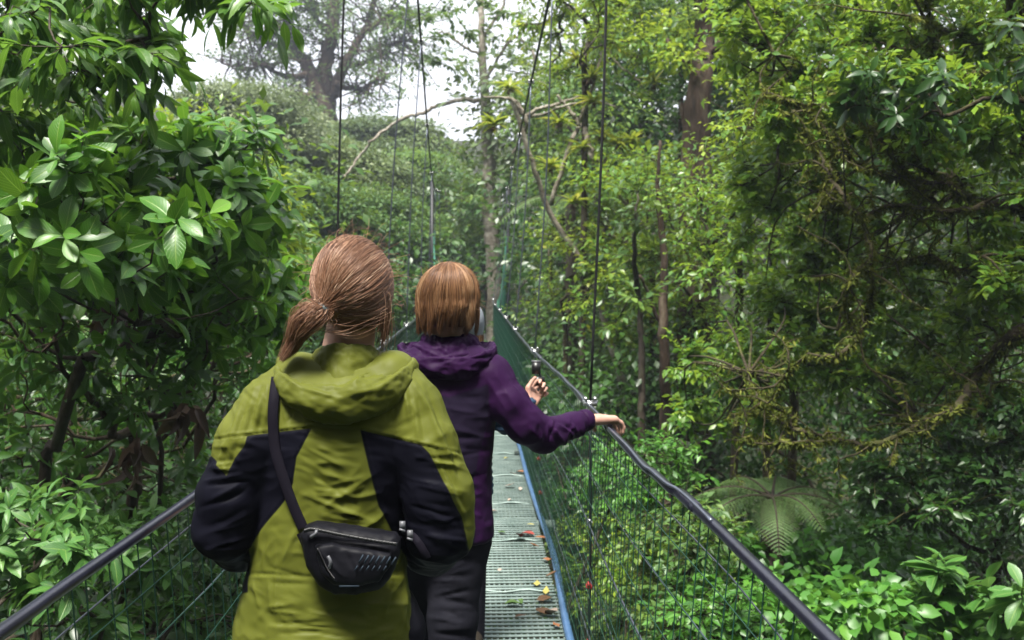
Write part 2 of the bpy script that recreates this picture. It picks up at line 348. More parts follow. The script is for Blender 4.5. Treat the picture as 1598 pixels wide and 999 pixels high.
def tree(name, label, cat, clumps, Rr, leafkind, lmat, base=None, trunk=None, bark=None, n=120, size=.08, group=None, tmpl=None, k=7,
         r_tip=.006, power=.5, flat=.6, droop=.35, tw=10, seed=0, twr=.0025, up=.25, roll=.45, upb=.25, crown='crown', stem='trunk', wob=.12):
    global rng; rng = np.random.default_rng(seed+1000)
    C = np.asarray(clumps); m = len(C); Rr = np.asarray(Rr)*rng.uniform(.75, 1.25, m)
    if base is None:
        c = C.mean(0); base = (c[0], c[1]+.3); 
    base = np.array([base[0], base[1], ground_z(base[0], base[1])-.05])
    root = empty(name, base, label, cat, group)
    mb, nd, rad = skeleton(base, C, trunk, r_tip, power, up=up, wob=wob)
    sets = []
    if leafkind == 'rosette':
        P0, P1 = twigs(C, Rr, tw, upb=upb); twig_tubes(mb, P0, P1, twr); sets = [rosette(P1, P1-P0+UP*.3*np.linalg.norm(P1-P0, axis=1, keepdims=True), k, size, tmpl or T_BROAD, droop=droop)]
        P2 = P0+(P1-P0)*.6; sets.append(rosette(P2, P1-P0, max(2, k//2), size*.85, tmpl or T_BROAD, (60, 95), droop=droop+.2))
    elif leafkind == 'along':
        P0, P1 = twigs(C, Rr, tw, upb=upb); P1[:, 2] -= droop*.5*np.linalg.norm(P1-P0, axis=1); twig_tubes(mb, P0, P1, twr); sets = [along(P0, P1, k, size, tmpl or T_SM, droop=droop, roll=roll)]
    else:
        sets = [scatter(C, Rr, n, size, tmpl or T_D, flat, droop, roll)]
    leaves_mesh(crown, sets, LM[lmat], root)
    mb.build(stem, bark or BARK, root)
    return root
def tree_copy(src, loc, rotz, sc, label):
    r = src.copy(); COL.objects.link(r); r.location = tuple(map(float, loc)); r.rotation_euler = (0, 0, rotz); r.scale = (sc,)*3; r['label'] = label
    for ch in src.children: c = ch.copy(); COL.objects.link(c); c.parent = r
    return r
rng = np.random.default_rng(7)
# ------------------------------------------------------------------ ground
def build_ground():
    xs = np.concatenate([np.linspace(-160, -24, 30), np.linspace(-22, 22, 100), np.linspace(24, 160, 30)])
    ys = np.concatenate([np.linspace(-60, -6, 20), np.linspace(-5, 32, 90), np.linspace(34, 320, 50)])
    X, Y = np.meshgrid(xs, ys, indexing='ij'); Z = ground_z(X, Y); n, m = X.shape
    I = (np.arange(n-1)[:, None]*m+np.arange(m-1)[None]).ravel()
    mt = roughmat('forest floor', (.008, .010, .005), (.022, .026, .010), (.035, .030, .016), 2.5, .95, 1, .1)
    o = mesh_np('ground', np.stack([X, Y, Z], -1).reshape(-1, 3), np.stack([I, I+m, I+m+1, I+1], -1), mt); prop(o, 'dark leafy forest floor sloping down into the ravine', 'ground', kind='structure')
build_ground()
# ------------------------------------------------------------------ near left
tree('broad_leaved_shrub', 'glossy broad leaved shrub reaching toward the green jacket at head height', 'shrub',
     np.vstack([reg(-30, 225, 230, 340, 3.3, 5.2, 16), reg(-40, 340, 400, 450, 3.2, 5, 24), reg(150, 420, 480, 520, 3.5, 5.2, 18), reg(330, 300, 420, 350, 3.8, 4.4, 5)]),
     .17, 'rosette', 'broad', base=(-2.15, 4.3), trunk=[at(60, 900, 4.6), at(90, 690, 4.6), at(130, 560, 4.5)], size=.15, k=6, tw=5, r_tip=.0036, seed=1, twr=.003, up=-.1, upb=.35)
tree('broad_leaved_shrub', 'small glossy shrub crown poking up beside the hazy slope, yellow tips', 'shrub',
     np.vstack([reg(290, 225, 400, 300, 4.4, 4.9, 5), reg(180, 215, 290, 300, 4.4, 5.1, 5)]),
     .15, 'rosette', 'broad', base=(-2.6, 5.6), trunk=[at(240, 900, 5.2), at(230, 600, 5.1), at(250, 420, 5.0)], size=.16, k=7, tw=5, r_tip=.004, seed=2, twr=.003, upb=.5)
tree('understory_shrub', 'shadowy shrub of bare crossing stems and sparse leaves left of the green jacket', 'shrub',
     np.vstack([reg(-40, 450, 460, 620, 4.2, 5.8, 26), reg(-40, 600, 340, 720, 4.6, 6, 12)]),
     .22, 'rosette', 'under', base=(-2.3, 5.2), trunk=[at(190, 930, 5.2), at(215, 760, 5.0), at(200, 640, 5.0)], size=.12, k=6, tw=4, r_tip=.005, seed=3, twr=.003, tmpl=T_LOW, up=-.25, bark=BARKR)
tree('understory_shrub', 'tangle of thin leaning brown stems behind the left handrail', 'shrub',
     np.vstack([reg(-60, 560, 300, 760, 5.2, 6.6, 14), reg(-60, 420, 450, 560, 5.4, 6.8, 12)]), .3, 'rosette', 'under', base=(-3.9, 6.2),
     trunk=[at(60, 900, 6), at(130, 740, 5.9)], size=.12, k=6, tw=4, r_tip=.006, seed=4, twr=.003, tmpl=T_LOW, up=-.3, bark=BARKM)
# overhanging tree, upper left
tree('overhanging_tree', 'tree hanging its drooping leaves over the top left corner', 'tree',
     np.vstack([reg(-60, -60, 130, 120, 3.2, 4.6, 11), reg(110, -60, 250, 100, 3.6, 4.6, 9), reg(-40, 90, 200, 200, 3.6, 4.8, 8), [at(300, -25, 3.8), at(350, -30, 3.8), at(392, 5, 3.8), at(225, 70, 3.8)]]),
     .19, 'along', 'hang', base=(-4.1, 4.2), trunk=[at(-260, 600, 4.3), at(-210, 250, 4.2), at(-120, 60, 4.1)], size=.115, k=7, tw=7, r_tip=.004, seed=5, tmpl=T_HANG, droop=.7, up=.05, roll=.5)
# rosette plants at the lower left
for i, (a, s, lb) in enumerate([((-40, 770, 140, 880, 3.3, 3.9), 6, 'pale green rosette plant at the far left under the handrail'),
                                ((120, 800, 250, 900, 3.9, 4.6), 7, 'rosette plant with upright pale leaves left of the green jacket'),
                                ((-20, 880, 180, 1010, 3.2, 3.8), 8, 'wet leafy plant in the bottom left corner below the handrail'),
                                ((180, 900, 400, 1020, 4.0, 5.2), 9, 'leafy plant seen through the left net beside the green jacket hem')]):
    tree('rosette_plant', lb, 'plant', reg(*a, 8), .13, 'rosette', 'low', size=.105, k=8, tw=4, r_tip=.003, seed=s, tmpl=T_LOW, droop=.35, upb=.8, crown='foliage', stem='stem', twr=.002)
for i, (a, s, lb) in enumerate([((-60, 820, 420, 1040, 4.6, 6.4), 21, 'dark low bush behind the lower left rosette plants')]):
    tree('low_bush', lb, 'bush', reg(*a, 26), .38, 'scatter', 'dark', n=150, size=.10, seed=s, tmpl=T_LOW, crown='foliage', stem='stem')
# dried leaves hanging in the left shrub
for i, (px, py) in enumerate([(285, 640), (212, 700), (185, 480)]):
    rng = np.random.default_rng(300+i); P = at(px, py, 4.1)[None]+rng.normal(0, .035, (14, 3)); ax = nrm(rng.normal(size=(14, 3))*[.6, .6, .3]+[0.1, -.2, -.8])
    o = leaves_mesh('dried_leaf_bunch', [(P, ax, nrm(rng.normal(size=(14, 3))), rng.uniform(.08, .14, 14), rng.random(14), leaf_tmpl(4, .4, .9, .7))], LM['dead'], None)
    prop(o, ['bunch of curled dried brown leaves hanging nearest the green jacket', 'dried leaf bunch dangling low in the left stems', 'small dead leaf cluster high in the left shrub'][i], 'dead leaves', 'dried leaf bunches in the left shrub')
# left middle distance
tree('yellow_green_bush', 'yellow green small leaved tree between overhanging leaves and hazy slope', 'tree', np.vstack([reg(40, 215, 390, 330, 7.5, 10, 22), reg(330, 290, 440, 430, 8, 9, 6)]), .6, 'scatter', 'yellow', base=(-5.2, 9), trunk=[at(160, 700, 9), at(220, 430, 9)], n=170, size=.10, seed=10, r_tip=.008)
tree('thicket_tree', 'dense dark tree filling the left behind the shrub stems', 'tree', np.vstack([reg(-120, 250, 420, 620, 7.5, 10, 40), reg(-120, -80, 120, 260, 8, 10, 12)]), .75, 'scatter', 'mid', base=(-7, 9.5), trunk=[at(40, 800, 9.5), at(100, 500, 9.5)], n=230, size=.12, seed=11, r_tip=.009, bark=BARKM)
tree('thicket_tree', 'dark low tree behind the left handrail in the gully', 'tree', reg(-80, 560, 520, 1000, 7, 10, 40), .75, 'scatter', 'dark', base=(-4.6, 9), n=220, size=.12, seed=12, r_tip=.009, bark=BARKM)
for i, (x, y, lb) in enumerate([(-9.5, 3.5, 'round topped tree on the left slope outside the left edge'), (-12.5, 7.5, 'taller tree higher on the left slope outside the left edge'), (9.5, 3, 'tree on the right slope outside the right edge'), (12, 8, 'taller tree on the right slope outside the right edge')]):
    rng = np.random.default_rng(900+i); gz = float(ground_z(x, y)); C = np.array([x, y, gz+3.4])+nrm(rng.normal(size=(34, 3)))*[1.9, 1.9, 2.0]*rng.uniform(.5, 1, (34, 1))
    tree('slope_edge_tree', lb, 'tree', C, .75, 'scatter', 'mid', base=(x, y), trunk=[(x, y, gz+1.5)], n=200, size=.13, seed=910+i, r_tip=.01)
# ------------------------------------------------------------------ hazy slope, centre left
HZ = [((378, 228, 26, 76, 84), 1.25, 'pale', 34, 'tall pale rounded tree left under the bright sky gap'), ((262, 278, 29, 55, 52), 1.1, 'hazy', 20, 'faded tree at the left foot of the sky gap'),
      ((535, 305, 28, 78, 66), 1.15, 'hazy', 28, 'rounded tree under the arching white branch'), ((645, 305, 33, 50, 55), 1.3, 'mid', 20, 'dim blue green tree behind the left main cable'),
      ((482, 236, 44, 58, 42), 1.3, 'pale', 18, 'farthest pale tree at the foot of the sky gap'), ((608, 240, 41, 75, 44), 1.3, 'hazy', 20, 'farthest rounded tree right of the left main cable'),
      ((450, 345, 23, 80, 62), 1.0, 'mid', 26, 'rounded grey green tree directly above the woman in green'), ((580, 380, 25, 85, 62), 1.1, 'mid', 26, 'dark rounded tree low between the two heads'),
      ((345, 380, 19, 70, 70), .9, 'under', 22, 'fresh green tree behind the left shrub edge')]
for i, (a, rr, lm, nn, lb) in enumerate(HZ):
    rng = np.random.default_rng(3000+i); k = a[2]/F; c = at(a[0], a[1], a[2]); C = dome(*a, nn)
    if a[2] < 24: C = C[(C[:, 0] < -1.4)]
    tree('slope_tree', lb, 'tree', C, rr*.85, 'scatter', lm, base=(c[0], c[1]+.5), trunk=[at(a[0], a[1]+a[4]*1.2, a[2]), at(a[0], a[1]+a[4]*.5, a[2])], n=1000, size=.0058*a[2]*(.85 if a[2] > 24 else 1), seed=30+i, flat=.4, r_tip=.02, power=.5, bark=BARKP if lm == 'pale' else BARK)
tree('slope_tree', 'leafy tree behind the red hair ponytail', 'tree', reg(380, 400, 560, 600, 15, 18, 20), .85, 'scatter', 'mid', n=420, size=.12, seed=45, flat=.4, r_tip=.02)
tree('slope_tree', 'deep shade tree behind the bridge net left of the bob', 'tree', reg(560, 410, 700, 560, 24, 29, 18), 1.3, 'scatter', 'dark', n=420, size=.16, seed=46, flat=.4, r_tip=.02)
# far giant tree
def giant():
    global rng; rng = np.random.default_rng(50); Y = 52
    b = at(515, 250, Y); root = empty('giant_tree', (b[0], b[1], ground_z(b[0], b[1])), 'huge many limbed tree faded purple grey against the white sky', 'tree')
    mb = MB(); k = Y/F; tips = []
    limbs = [([(515, 432), (512, 250), (508, 165)], [34, 30, 26]), ([(512, 190), (482, 110), (455, 60), (440, -20), (430, -80)], [24, 17, 14, 11, 8]),
             ([(510, 180), (508, 100), (520, 40), (525, -80)], [22, 18, 15, 12]), ([(514, 150), (545, 90), (575, 30), (600, -60)], [16, 11, 8, 6]),
             ([(470, 90), (430, 70), (395, 55), (360, 20)], [9, 7, 5, 3]), ([(478, 120), (440, 120), (410, 100), (380, 110), (350, 100)], [8, 6, 4, 3, 2]),
             ([(520, 60), (490, 20), (480, -40)], [9, 7, 5]), ([(540, 100), (580, 95), (610, 70), (640, 60)], [7, 5, 4, 2]), ([(500, 150), (470, 150), (445, 140)], [9, 6, 4]), ([(525, 130), (560, 140), (600, 120)], [8, 5, 3]),
             ([(450, 50), (410, 20), (380, -20)], [7, 5, 3]), ([(560, 60), (600, 30), (650, 20)], [6, 4, 2])]
    for p, r in limbs:
        P = np.array([at(x, y, Y+rng.normal(0, 1.0)) for x, y in p]); P = spline(np.c_[P, np.array(r)*k*.5], 14); P[:, :3] += rng.normal(0, .06, (14, 3)); mb.tube(P[:, :3], P[:, 3]*1.25, 8)
        if r[0] < 25: tips += [P[j, :3] for j in range(5, 14)]
    tips = np.array(tips); T = np.repeat(tips, 5, 0)+rng.normal(0, 1.0, (len(tips)*5, 3))
    for a, t in zip(np.repeat(tips, 5, 0), T): mb.tube(spline([a, (a+t)/2+rng.normal(0, .2, 3), t], 5), [.07, .05, .04, .03, .02], 3, cap=False)
    mb.build('trunk', BARKR, root)
    leaves_mesh('crown', [scatter(T, .75, 42, .2, T_D, .4)], LM['mid'], root)
giant()
# ------------------------------------------------------------------ centre
def limb_tree(name, label, cat, Y, limbs, tips, lmat, leafsize, bark, seed, tuftpts=(), base=None, nR=.35, tmpl=None, nt=9):
    """a tree whose limbs are drawn one by one; leaves grow at the given places"""
    global rng; rng = np.random.default_rng(seed); k = Y/F
    b = at(*limbs[0][0][0], Y) if base is None else base; root = empty(name, (b[0], b[1], ground_z(b[0], b[1])), label, cat)
    mb = MB()
    for li, (p, r) in enumerate(limbs):
        P = np.array([at(x, y, Y+(rng.normal(0, .12) if j else 0)) for j, (x, y) in enumerate(p)])
        if li == 0: P = np.vstack([[b[0], b[1], ground_z(b[0], b[1])], P]); r = [r[0]*1.4]+list(r)
        n = 6*len(r); Q = spline(np.c_[P, np.array(r)*k*.5], n); Q[:, :3] += rng.normal(0, .006*Y/10, (n, 3)); mb.tube(Q[:, :3], np.maximum(Q[:, 3], .004), 7)
    if len(tips):
        C = np.array([at(x, y, Y+rng.normal(0, .5)) for x, y in tips]); P0, P1 = twigs(C, nR, nt); twig_tubes(mb, P0, P1, .004)
        leaves_mesh('crown', [along(P0, P1, 8, leafsize, tmpl or T_SM, droop=.3)], LM[lmat], root)
    mb.build('trunk', bark, root)
    return root
limb_tree('lichen_tree', 'tree at the far bridge end with a pale limb arching out to the left', 'tree', 24.5,
    [([(772, 470), (768, 380), (764, 330), (762, 230), (756, 150), (752, 60), (750, -60)], [26, 24, 22, 20, 15, 11, 8]),
     ([(758, 158), (720, 156), (690, 163), (665, 174), (632, 184), (605, 200), (582, 218), (565, 240), (548, 262), (536, 278)], [8, 7, 6, 6, 5.5, 5, 4.5, 4, 3.5, 2.5]),
     ([(760, 120), (800, 60), (830, 80), (838, 110), (855, 135), (875, 145)], [5, 5, 5, 4, 4, 3]), ([(756, 90), (720, 70), (690, 50), (670, 60)], [5, 4, 3, 2]),
     ([(752, 60), (780, 20), (800, -30)], [6, 5, 3]), ([(765, 300), (778, 340), (772, 380), (782, 430)], [10, 9, 8, 6])],
    [(x, y) for x, y in [(700, 20), (730, 50), (680, 60), (720, 100), (770, 60), (790, 20), (740, 0), (800, 90), (660, 30), (690, 100), (760, 10), (650, 95), (715, 240), (740, 280), (720, 310), (745, 330), (700, 290), (730, 350), (790, 270), (800, 300), (740, 370), (780, 340), (710, 370), (630, 30)]],
    'mid', .19, BARKP, 60, nR=.6, nt=10)
limb_tree('lichen_tree', 'tree with pale crooked limbs carrying yellow green tufts right of the cables', 'tree', 13,
    [([(985, 700), (960, 560), (920, 430), (862, 340), (830, 250), (800, 160)], [15, 12, 10, 9, 8, 7]),
     ([(757, 152), (785, 152), (806, 160), (820, 182), (838, 170), (870, 162), (905, 150)], [3, 5, 8, 8, 6, 5, 3]),
     ([(800, 160), (822, 190), (815, 215), (800, 240)], [8, 7, 5, 3]), ([(820, 182), (850, 178), (880, 165), (925, 160), (960, 165)], [5, 5, 4, 3, 2]),
     ([(860, 320), (885, 240), (905, 195), (918, 220), (925, 248), (940, 252), (948, 246)], [8, 7, 8, 9, 9, 7, 4]), ([(926, 250), (924, 280), (930, 318)], [4, 4, 3]), ([(945, 262), (965, 300), (985, 330), (1005, 350), (1030, 360)], [4, 5, 5, 4, 3]),
     ([(870, 150), (890, 172), (905, 195)], [4, 6, 8]), ([(940, 60), (962, 98), (990, 120), (1005, 138)], [3, 4, 3, 2]), ([(905, 190), (930, 120), (940, 60), (930, 10)], [7, 5, 4, 3])],
    [(930, 10), (960, 30), (900, 30), (990, 150), (850, 130)], 'yellow', .09, BARKP, 59, nR=.4)
def bromeliad(px, py, Y, label, s=.2, n=30, lm='tuft'):
    global rng; rng = np.random.default_rng(int(px*7+py)); P = at(px, py, Y); o = empty('bromeliad', P, label, 'epiphyte', 'yellow green tufts growing on the pale limbs')
    a = rng.random(n)*6.28; e = rng.uniform(.1, 1.2, n); ax = np.stack([np.cos(a)*np.cos(e), np.sin(a)*np.cos(e), np.sin(e)], -1)
    leaves_mesh('leaves', [(np.repeat(P[None], n, 0), ax, perp(ax, UP, .2), s*rng.uniform(.7, 1.2, n), rng.random(n), leaf_tmpl(4, .22, .5, .55))], LM[lm], o)
    d = nrm(rng.normal(size=(60, 3))-[0, 0, .9]); leaves_mesh('roots', [(P+d*.01, d, perp(d, UP, .5), s*.6*rng.uniform(.4, 1, 60), rng.random(60), diamond(.12))], LM['dead'], o)
for q in [(872, 192, 12.9, 'bromeliad just right of the right main cable'), (858, 262, 11.2, 'round tuft hanging low beside the right cable'), (908, 232, 11.4, 'tuft on the crooked limb elbow'), (938, 212, 11.4, 'tuft crowning the crooked limb'),
          (962, 226, 11.4, 'tuft right of the crooked limb'), (985, 222, 11.3, 'rightmost tuft of the crooked limb row'), (922, 122, 11.5, 'upper tuft among pale twigs'), (900, 95, 11.6, 'tuft high above the crooked limb'), (770, 196, 11.3, 'tuft on the trunk below the limb fork'),
          (795, 138, 11.4, 'tuft sitting on the limb fork'), (925, 160, 11.4, 'tuft on the thin level twig'), (1020, 130, 11.6, 'far right upper tuft before the dark trunk'), (895, 318, 11.2, 'tuft over the tree fern fronds')]: bromeliad(q[0], q[1], q[2] if q[2] > 12 else q[2]+1.4, q[3])
# ------------------------------------------------------------------ right middle distance
RM = [((800, -40, 1010, 110, 11.5, 14), .42, 'yellow', 'along', 26, 'layered bright tree top centre right of the main cables', .10),
      ((930, -60, 1180, 60, 13, 16), .6, 'mid', 'scatter', 18, 'tree top at the upper edge before the dark hollow', .12),
      ((1030, 40, 1130, 110, 12, 14), .4, 'yellow', 'scatter', 7, 'yellow tinged crown above the red brown trunk', .11),
      ((790, 110, 960, 330, 17, 21), .7, 'mid', 'scatter', 26, 'green tree behind the crooked pale limb', .13),
      ((680, 230, 830, 430, 25.5, 28), .75, 'mid', 'scatter', 24, 'leafy climber clad tree left of the right hangers', .11),
      ((790, 340, 960, 480, 12, 14.5), .5, 'yellow', 'along', 18, 'yellow green tree right behind the rail end', .10),
      ((920, 250, 1100, 400, 11, 13.5), .55, 'yellow', 'scatter', 20, 'bright tree under the dark hollow at centre right', .10),
      ((960, 400, 1100, 560, 11, 13), .5, 'yellow', 'along', 18, 'yellowish layered tree beside the dark brown trunks', .11),
      ((820, 470, 960, 640, 13, 16), .6, 'mid', 'scatter', 18, 'shaded tree behind the right handrail wires', .12),
      ((1140, 120, 1260, 260, 8.5, 10), .42, 'yellow', 'along', 15, 'lime sunlit tree crown left of the mossy tree', .085),
      ((1060, 270, 1230, 420, 8.5, 10.5), .5, 'moss_tree', 'along', 20, 'small leaved tree below the lime crown', .08),
      ((1130, 420, 1330, 600, 8, 10), .5, 'moss_tree', 'along', 24, 'fine leaved tree above the tree fern', .075)]
for i, (a, rr, lm, kd, nn, lb, sz) in enumerate(RM):
    c = at((a[0]+a[2])/2, 432, (a[4]+a[5])/2)
    tree('forest_tree', lb, 'tree', reg(*a, nn), rr, kd, lm, base=(c[0], c[1]+.4), trunk=[at((a[0]+a[2])/2+8, a[3]+90, (a[4]+a[5])/2+.3), at((a[0]+a[2])/2, a[3]-10, (a[4]+a[5])/2)],
         n=190, size=sz, seed=70+i, flat=.45, r_tip=.009, k=9, tw=16, twr=.004, bark=BARKM if i % 2 else BARK, droop=.35, roll=.35)
limb_tree('dark_trunk_tree', 'thick red brown trunk standing in the dark hollow upper centre right', 'tree', 12.3,
    [([(1085, 420), (1085, 240), (1092, 120), (1098, 60), (1095, -60)], [60, 48, 38, 34, 30]), ([(1090, 110), (1060, 90), (1040, 60)], [14, 10, 6]), ([(1098, 90), (1130, 60), (1150, 20)], [14, 10, 6]), ([(1088, 230), (1070, 200), (1065, 160)], [20, 12, 8])], [(1050, 60), (1075, 30), (1120, 40), (1140, 0)], 'mid', .12, BARKR, 61, nR=.5)
limb_tree('slim_trunk_tree', 'straight dark brown trunk between the handrail and the mossy tree', 'tree', 10.3, [([(1037, 720), (1038, 600), (1034, 500), (1036, 400), (1026, 300), (1030, 220)], [20, 18, 15, 12, 8, 4]), ([(1036, 520), (1015, 470), (1000, 430)], [8, 6, 4])], [(1000, 430), (1030, 400), (1030, 300), (1026, 250), (1035, 350), (1015, 330)], 'mid', .10, BARKR, 62, nR=.5)
limb_tree('slim_trunk_tree', 'thinner dark trunk left of the straight brown one', 'tree', 10.5, [([(1000, 720), (1002, 600), (998, 480), (990, 380), (996, 300)], [14, 12, 10, 7, 3])], [(998, 470), (990, 400), (994, 350), (996, 300)], 'mid', .12, BARK, 63, nR=.5)
# darkness of the slope behind: full forest trees
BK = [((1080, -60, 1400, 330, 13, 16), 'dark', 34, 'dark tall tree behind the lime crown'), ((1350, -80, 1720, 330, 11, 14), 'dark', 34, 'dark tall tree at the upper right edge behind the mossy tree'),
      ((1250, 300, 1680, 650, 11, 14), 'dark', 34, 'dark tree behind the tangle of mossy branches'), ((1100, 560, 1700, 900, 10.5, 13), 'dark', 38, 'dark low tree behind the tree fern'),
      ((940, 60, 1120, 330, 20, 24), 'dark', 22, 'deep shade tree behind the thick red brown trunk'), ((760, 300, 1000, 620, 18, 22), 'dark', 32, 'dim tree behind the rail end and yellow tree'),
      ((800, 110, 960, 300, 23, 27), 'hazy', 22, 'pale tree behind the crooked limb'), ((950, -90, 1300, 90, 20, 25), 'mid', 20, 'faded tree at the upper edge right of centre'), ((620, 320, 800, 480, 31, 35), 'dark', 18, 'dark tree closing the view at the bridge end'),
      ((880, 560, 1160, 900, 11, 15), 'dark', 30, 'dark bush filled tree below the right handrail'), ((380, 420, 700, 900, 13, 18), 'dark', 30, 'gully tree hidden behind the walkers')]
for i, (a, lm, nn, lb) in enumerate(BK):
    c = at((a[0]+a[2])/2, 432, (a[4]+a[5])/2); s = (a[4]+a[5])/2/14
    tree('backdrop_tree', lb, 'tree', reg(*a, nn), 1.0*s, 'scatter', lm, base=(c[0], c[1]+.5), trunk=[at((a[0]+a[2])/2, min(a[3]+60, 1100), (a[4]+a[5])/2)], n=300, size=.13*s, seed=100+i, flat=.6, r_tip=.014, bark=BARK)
# ------------------------------------------------------------------ near right mossy tree
def mossy():
    global rng; rng = np.random.default_rng(200)
    clumps = [(reg(1130, -50, 1330, 120, 6.2, 7.6, 22), .3), (reg(1200, 100, 1420, 240, 6, 7.4, 22), .28), (reg(1330, -60, 1640, 120, 5.2, 6.6, 26), .3), (reg(1400, 120, 1640, 250, 5.2, 6.4, 14), .26),
              (reg(1150, 250, 1330, 380, 6.6, 7.6, 14), .28), (reg(1500, 300, 1640, 470, 5.2, 6.2, 9), .24), (reg(1180, 420, 1480, 600, 6.6, 7.6, 26), .28), (reg(1350, 560, 1560, 700, 6.4, 7.4, 10), .26), (reg(1060, 520, 1200, 680, 7.2, 8, 12), .25), (reg(1480, 440, 1640, 620, 5.6, 6.8, 12), .26), (reg(1240, 330, 1520, 450, 6.6, 7.8, 16), .24), (reg(1400, 230, 1600, 330, 6.2, 7.2, 10), .22)]
    C = np.vstack([c for c, _ in clumps]); Rr = np.concatenate([np.full(len(c), r) for c, r in clumps])
    b = at(1720, 900, 6.4); base = np.array([b[0], b[1], ground_z(b[0], b[1])]); root = empty('mossy_tree', base, 'large moss draped tree spreading small bright leaves over the right side', 'tree')
    Y = 5.75; k = Y/F
    SC = .62
    L = [([(1740, 760), (1690, 600), (1640, 470), (1620, 340), (1630, 200), (1600, 60), (1560, -80)], [110, 80, 62, 50, 40, 30, 22]),
         ([(1660, 500), (1590, 520), (1545, 560), (1515, 600), (1485, 640), (1440, 655), (1400, 650)], [44, 34, 26, 20, 15, 10, 6]),
         ([(1620, 330), (1540, 315), (1480, 290), (1420, 275), (1380, 225), (1330, 170), (1290, 140)], [30, 20, 15, 12, 9, 6, 4]),
         ([(1560, 318), (1480, 330), (1400, 320), (1350, 336), (1335, 330), (1300, 280), (1275, 235), (1255, 200)], [16, 12, 11, 11, 10, 7, 5, 3]),
         ([(1345, 335), (1310, 320), (1282, 310)], [8, 6, 4]), ([(1480, 330), (1440, 300), (1400, 250), (1395, 210)], [9, 7, 6, 4]),
         ([(1615, 250), (1560, 130), (1520, 115), (1490, 125), (1465, 85), (1450, 30), (1440, -20)], [16, 10, 8, 8, 7, 6, 4]),
         ([(1430, 285), (1370, 270), (1320, 240), (1300, 230), (1260, 170), (1215, 150), (1190, 140)], [8, 7, 7, 6, 6, 4, 3]),
         ([(1345, 350), (1360, 420), (1350, 500), (1310, 555), (1250, 560), (1200, 630)], [6, 7, 7, 6, 4, 3]),
         ([(1450, 650), (1380, 690), (1300, 685), (1250, 672), (1210, 650), (1185, 625), (1175, 600)], [7, 9, 10, 9, 8, 6, 4]),
         ([(1300, 685), (1240, 692), (1190, 690), (1160, 680)], [6, 6, 5, 3]), ([(1545, 580), (1540, 630), (1530, 660)], [6, 5, 3]), ([(1215, 655), (1195, 640), (1140, 650)], [4, 4, 2]),
         ([(1350, 420), (1330, 430), (1320, 480), (1335, 520)], [5, 4, 4, 3]), ([(1500, 290), (1440, 260), (1420, 200), (1370, 160)], [6, 5, 4, 3]), ([(1620, 420), (1560, 400), (1500, 420), (1450, 400), (1400, 410)], [12, 9, 7, 5, 3]),
         ([(1600, 60), (1540, 40), (1480, 50), (1420, 20)], [10, 8, 6, 3])]
    mb = MB(); paths = []
    for li, (p, r) in enumerate(L):
        P = np.array([at(x, y, Y+(rng.normal(0, .22) if j else 0)) for j, (x, y) in enumerate(p)])
        if li == 0: P = np.vstack([base, P]); r = [150]+list(r)
        else: r = [x*(SC if x > 9 else .85) for x in r]
        n = 5*len(r); Q = spline(np.c_[P, np.array(r)*k*.5], n); Q[:, :3] += rng.normal(0, .008, (n, 3)); rr = Q[:, 3]*(1+.15*rng.random(n)); mb.tube(Q[:, :3], np.maximum(rr, .004), 9); paths.append(Q)
    # twisting side twigs off the limbs
    side = []
    for Q in paths[1:]:
        for _ in range(max(4, len(Q)//3)):
            i = rng.integers(2, len(Q)); S = Q[i, :3]; d = nrm(rng.normal(size=3)+[-.3, 0, .1]); ln = rng.uniform(.15, .55); p = [S]
            for s in range(4): d = nrm(d+rng.normal(0, .45, 3)); p.append(p[-1]+d*ln/4)
            mb.tube(spline(p, 9), np.linspace(.007, .002, 9), 4, cap=False); side.append(np.array(p))
    A = np.vstack([Q[:, :3] for Q in paths]+side)
    for c, r in zip(C, Rr):
        j = np.argmin(np.linalg.norm(A-c, axis=1)); S = A[j]; Lc = np.linalg.norm(c-S)
        mb.tube(spline([S, S+(c-S)*.4+rng.normal(0, .12*Lc, 3), c], 8), np.linspace(.011, .004, 8), 4, cap=False)
    P0, P1 = twigs(C, Rr*.95, 17); twig_tubes(mb, P0, P1, .0028)
    leaves_mesh('crown', [along(P0, P1, 12, .074, T_SM, droop=.4, roll=.5)], LM['moss_tree'], root)
    mb.build('trunk', BARKM, root)
    mp = [Q[:, :3] for Q in paths[1:]]; sets = []
    for Q in paths[1:]:
        n = int(110*len(Q)/3); i = rng.integers(0, len(Q)-1, n); t = rng.random((n, 1)); pos = Q[i, :3]*(1-t)+Q[i+1, :3]*t; d = nrm(rng.normal(size=(n, 3))-[0, 0, .35]); rr = Q[i, 3]
        sets.append((pos+d*rr[:, None]*.9, nrm(d*.8+[0, 0, -.5]), nrm(rng.normal(size=(n, 3))), rng.uniform(.015, .05, n), rng.random(n), diamond(.35)))
    for p in side:
        n = 60; i = rng.integers(0, len(p)-1, n); t = rng.random((n, 1)); pos = p[i]*(1-t)+p[i+1]*t; d = nrm(rng.normal(size=(n, 3))-[0, 0, .8]); sets.append((pos, d, nrm(rng.normal(size=(n, 3))), rng.uniform(.015, .06, n), rng.random(n), diamond(.25)))
    leaves_mesh('moss', sets, LM['moss'], root)
mossy()
tree('drooping_tree', 'dark glossy leaved twig cluster high right before the mossy branches', 'tree', np.vstack([reg(1300, 110, 1480, 200, 4.8, 5.4, 7), reg(1560, 40, 1640, 160, 4.6, 5, 4)]), .17, 'rosette', 'dark', base=(4.2, 5.0), trunk=[at(1760, 700, 5), at(1720, 300, 5), at(1600, 170, 5)], size=.11, k=7, tw=5, seed=210, r_tip=.004, tmpl=T_HANG, droop=.9, bark=BARKM)
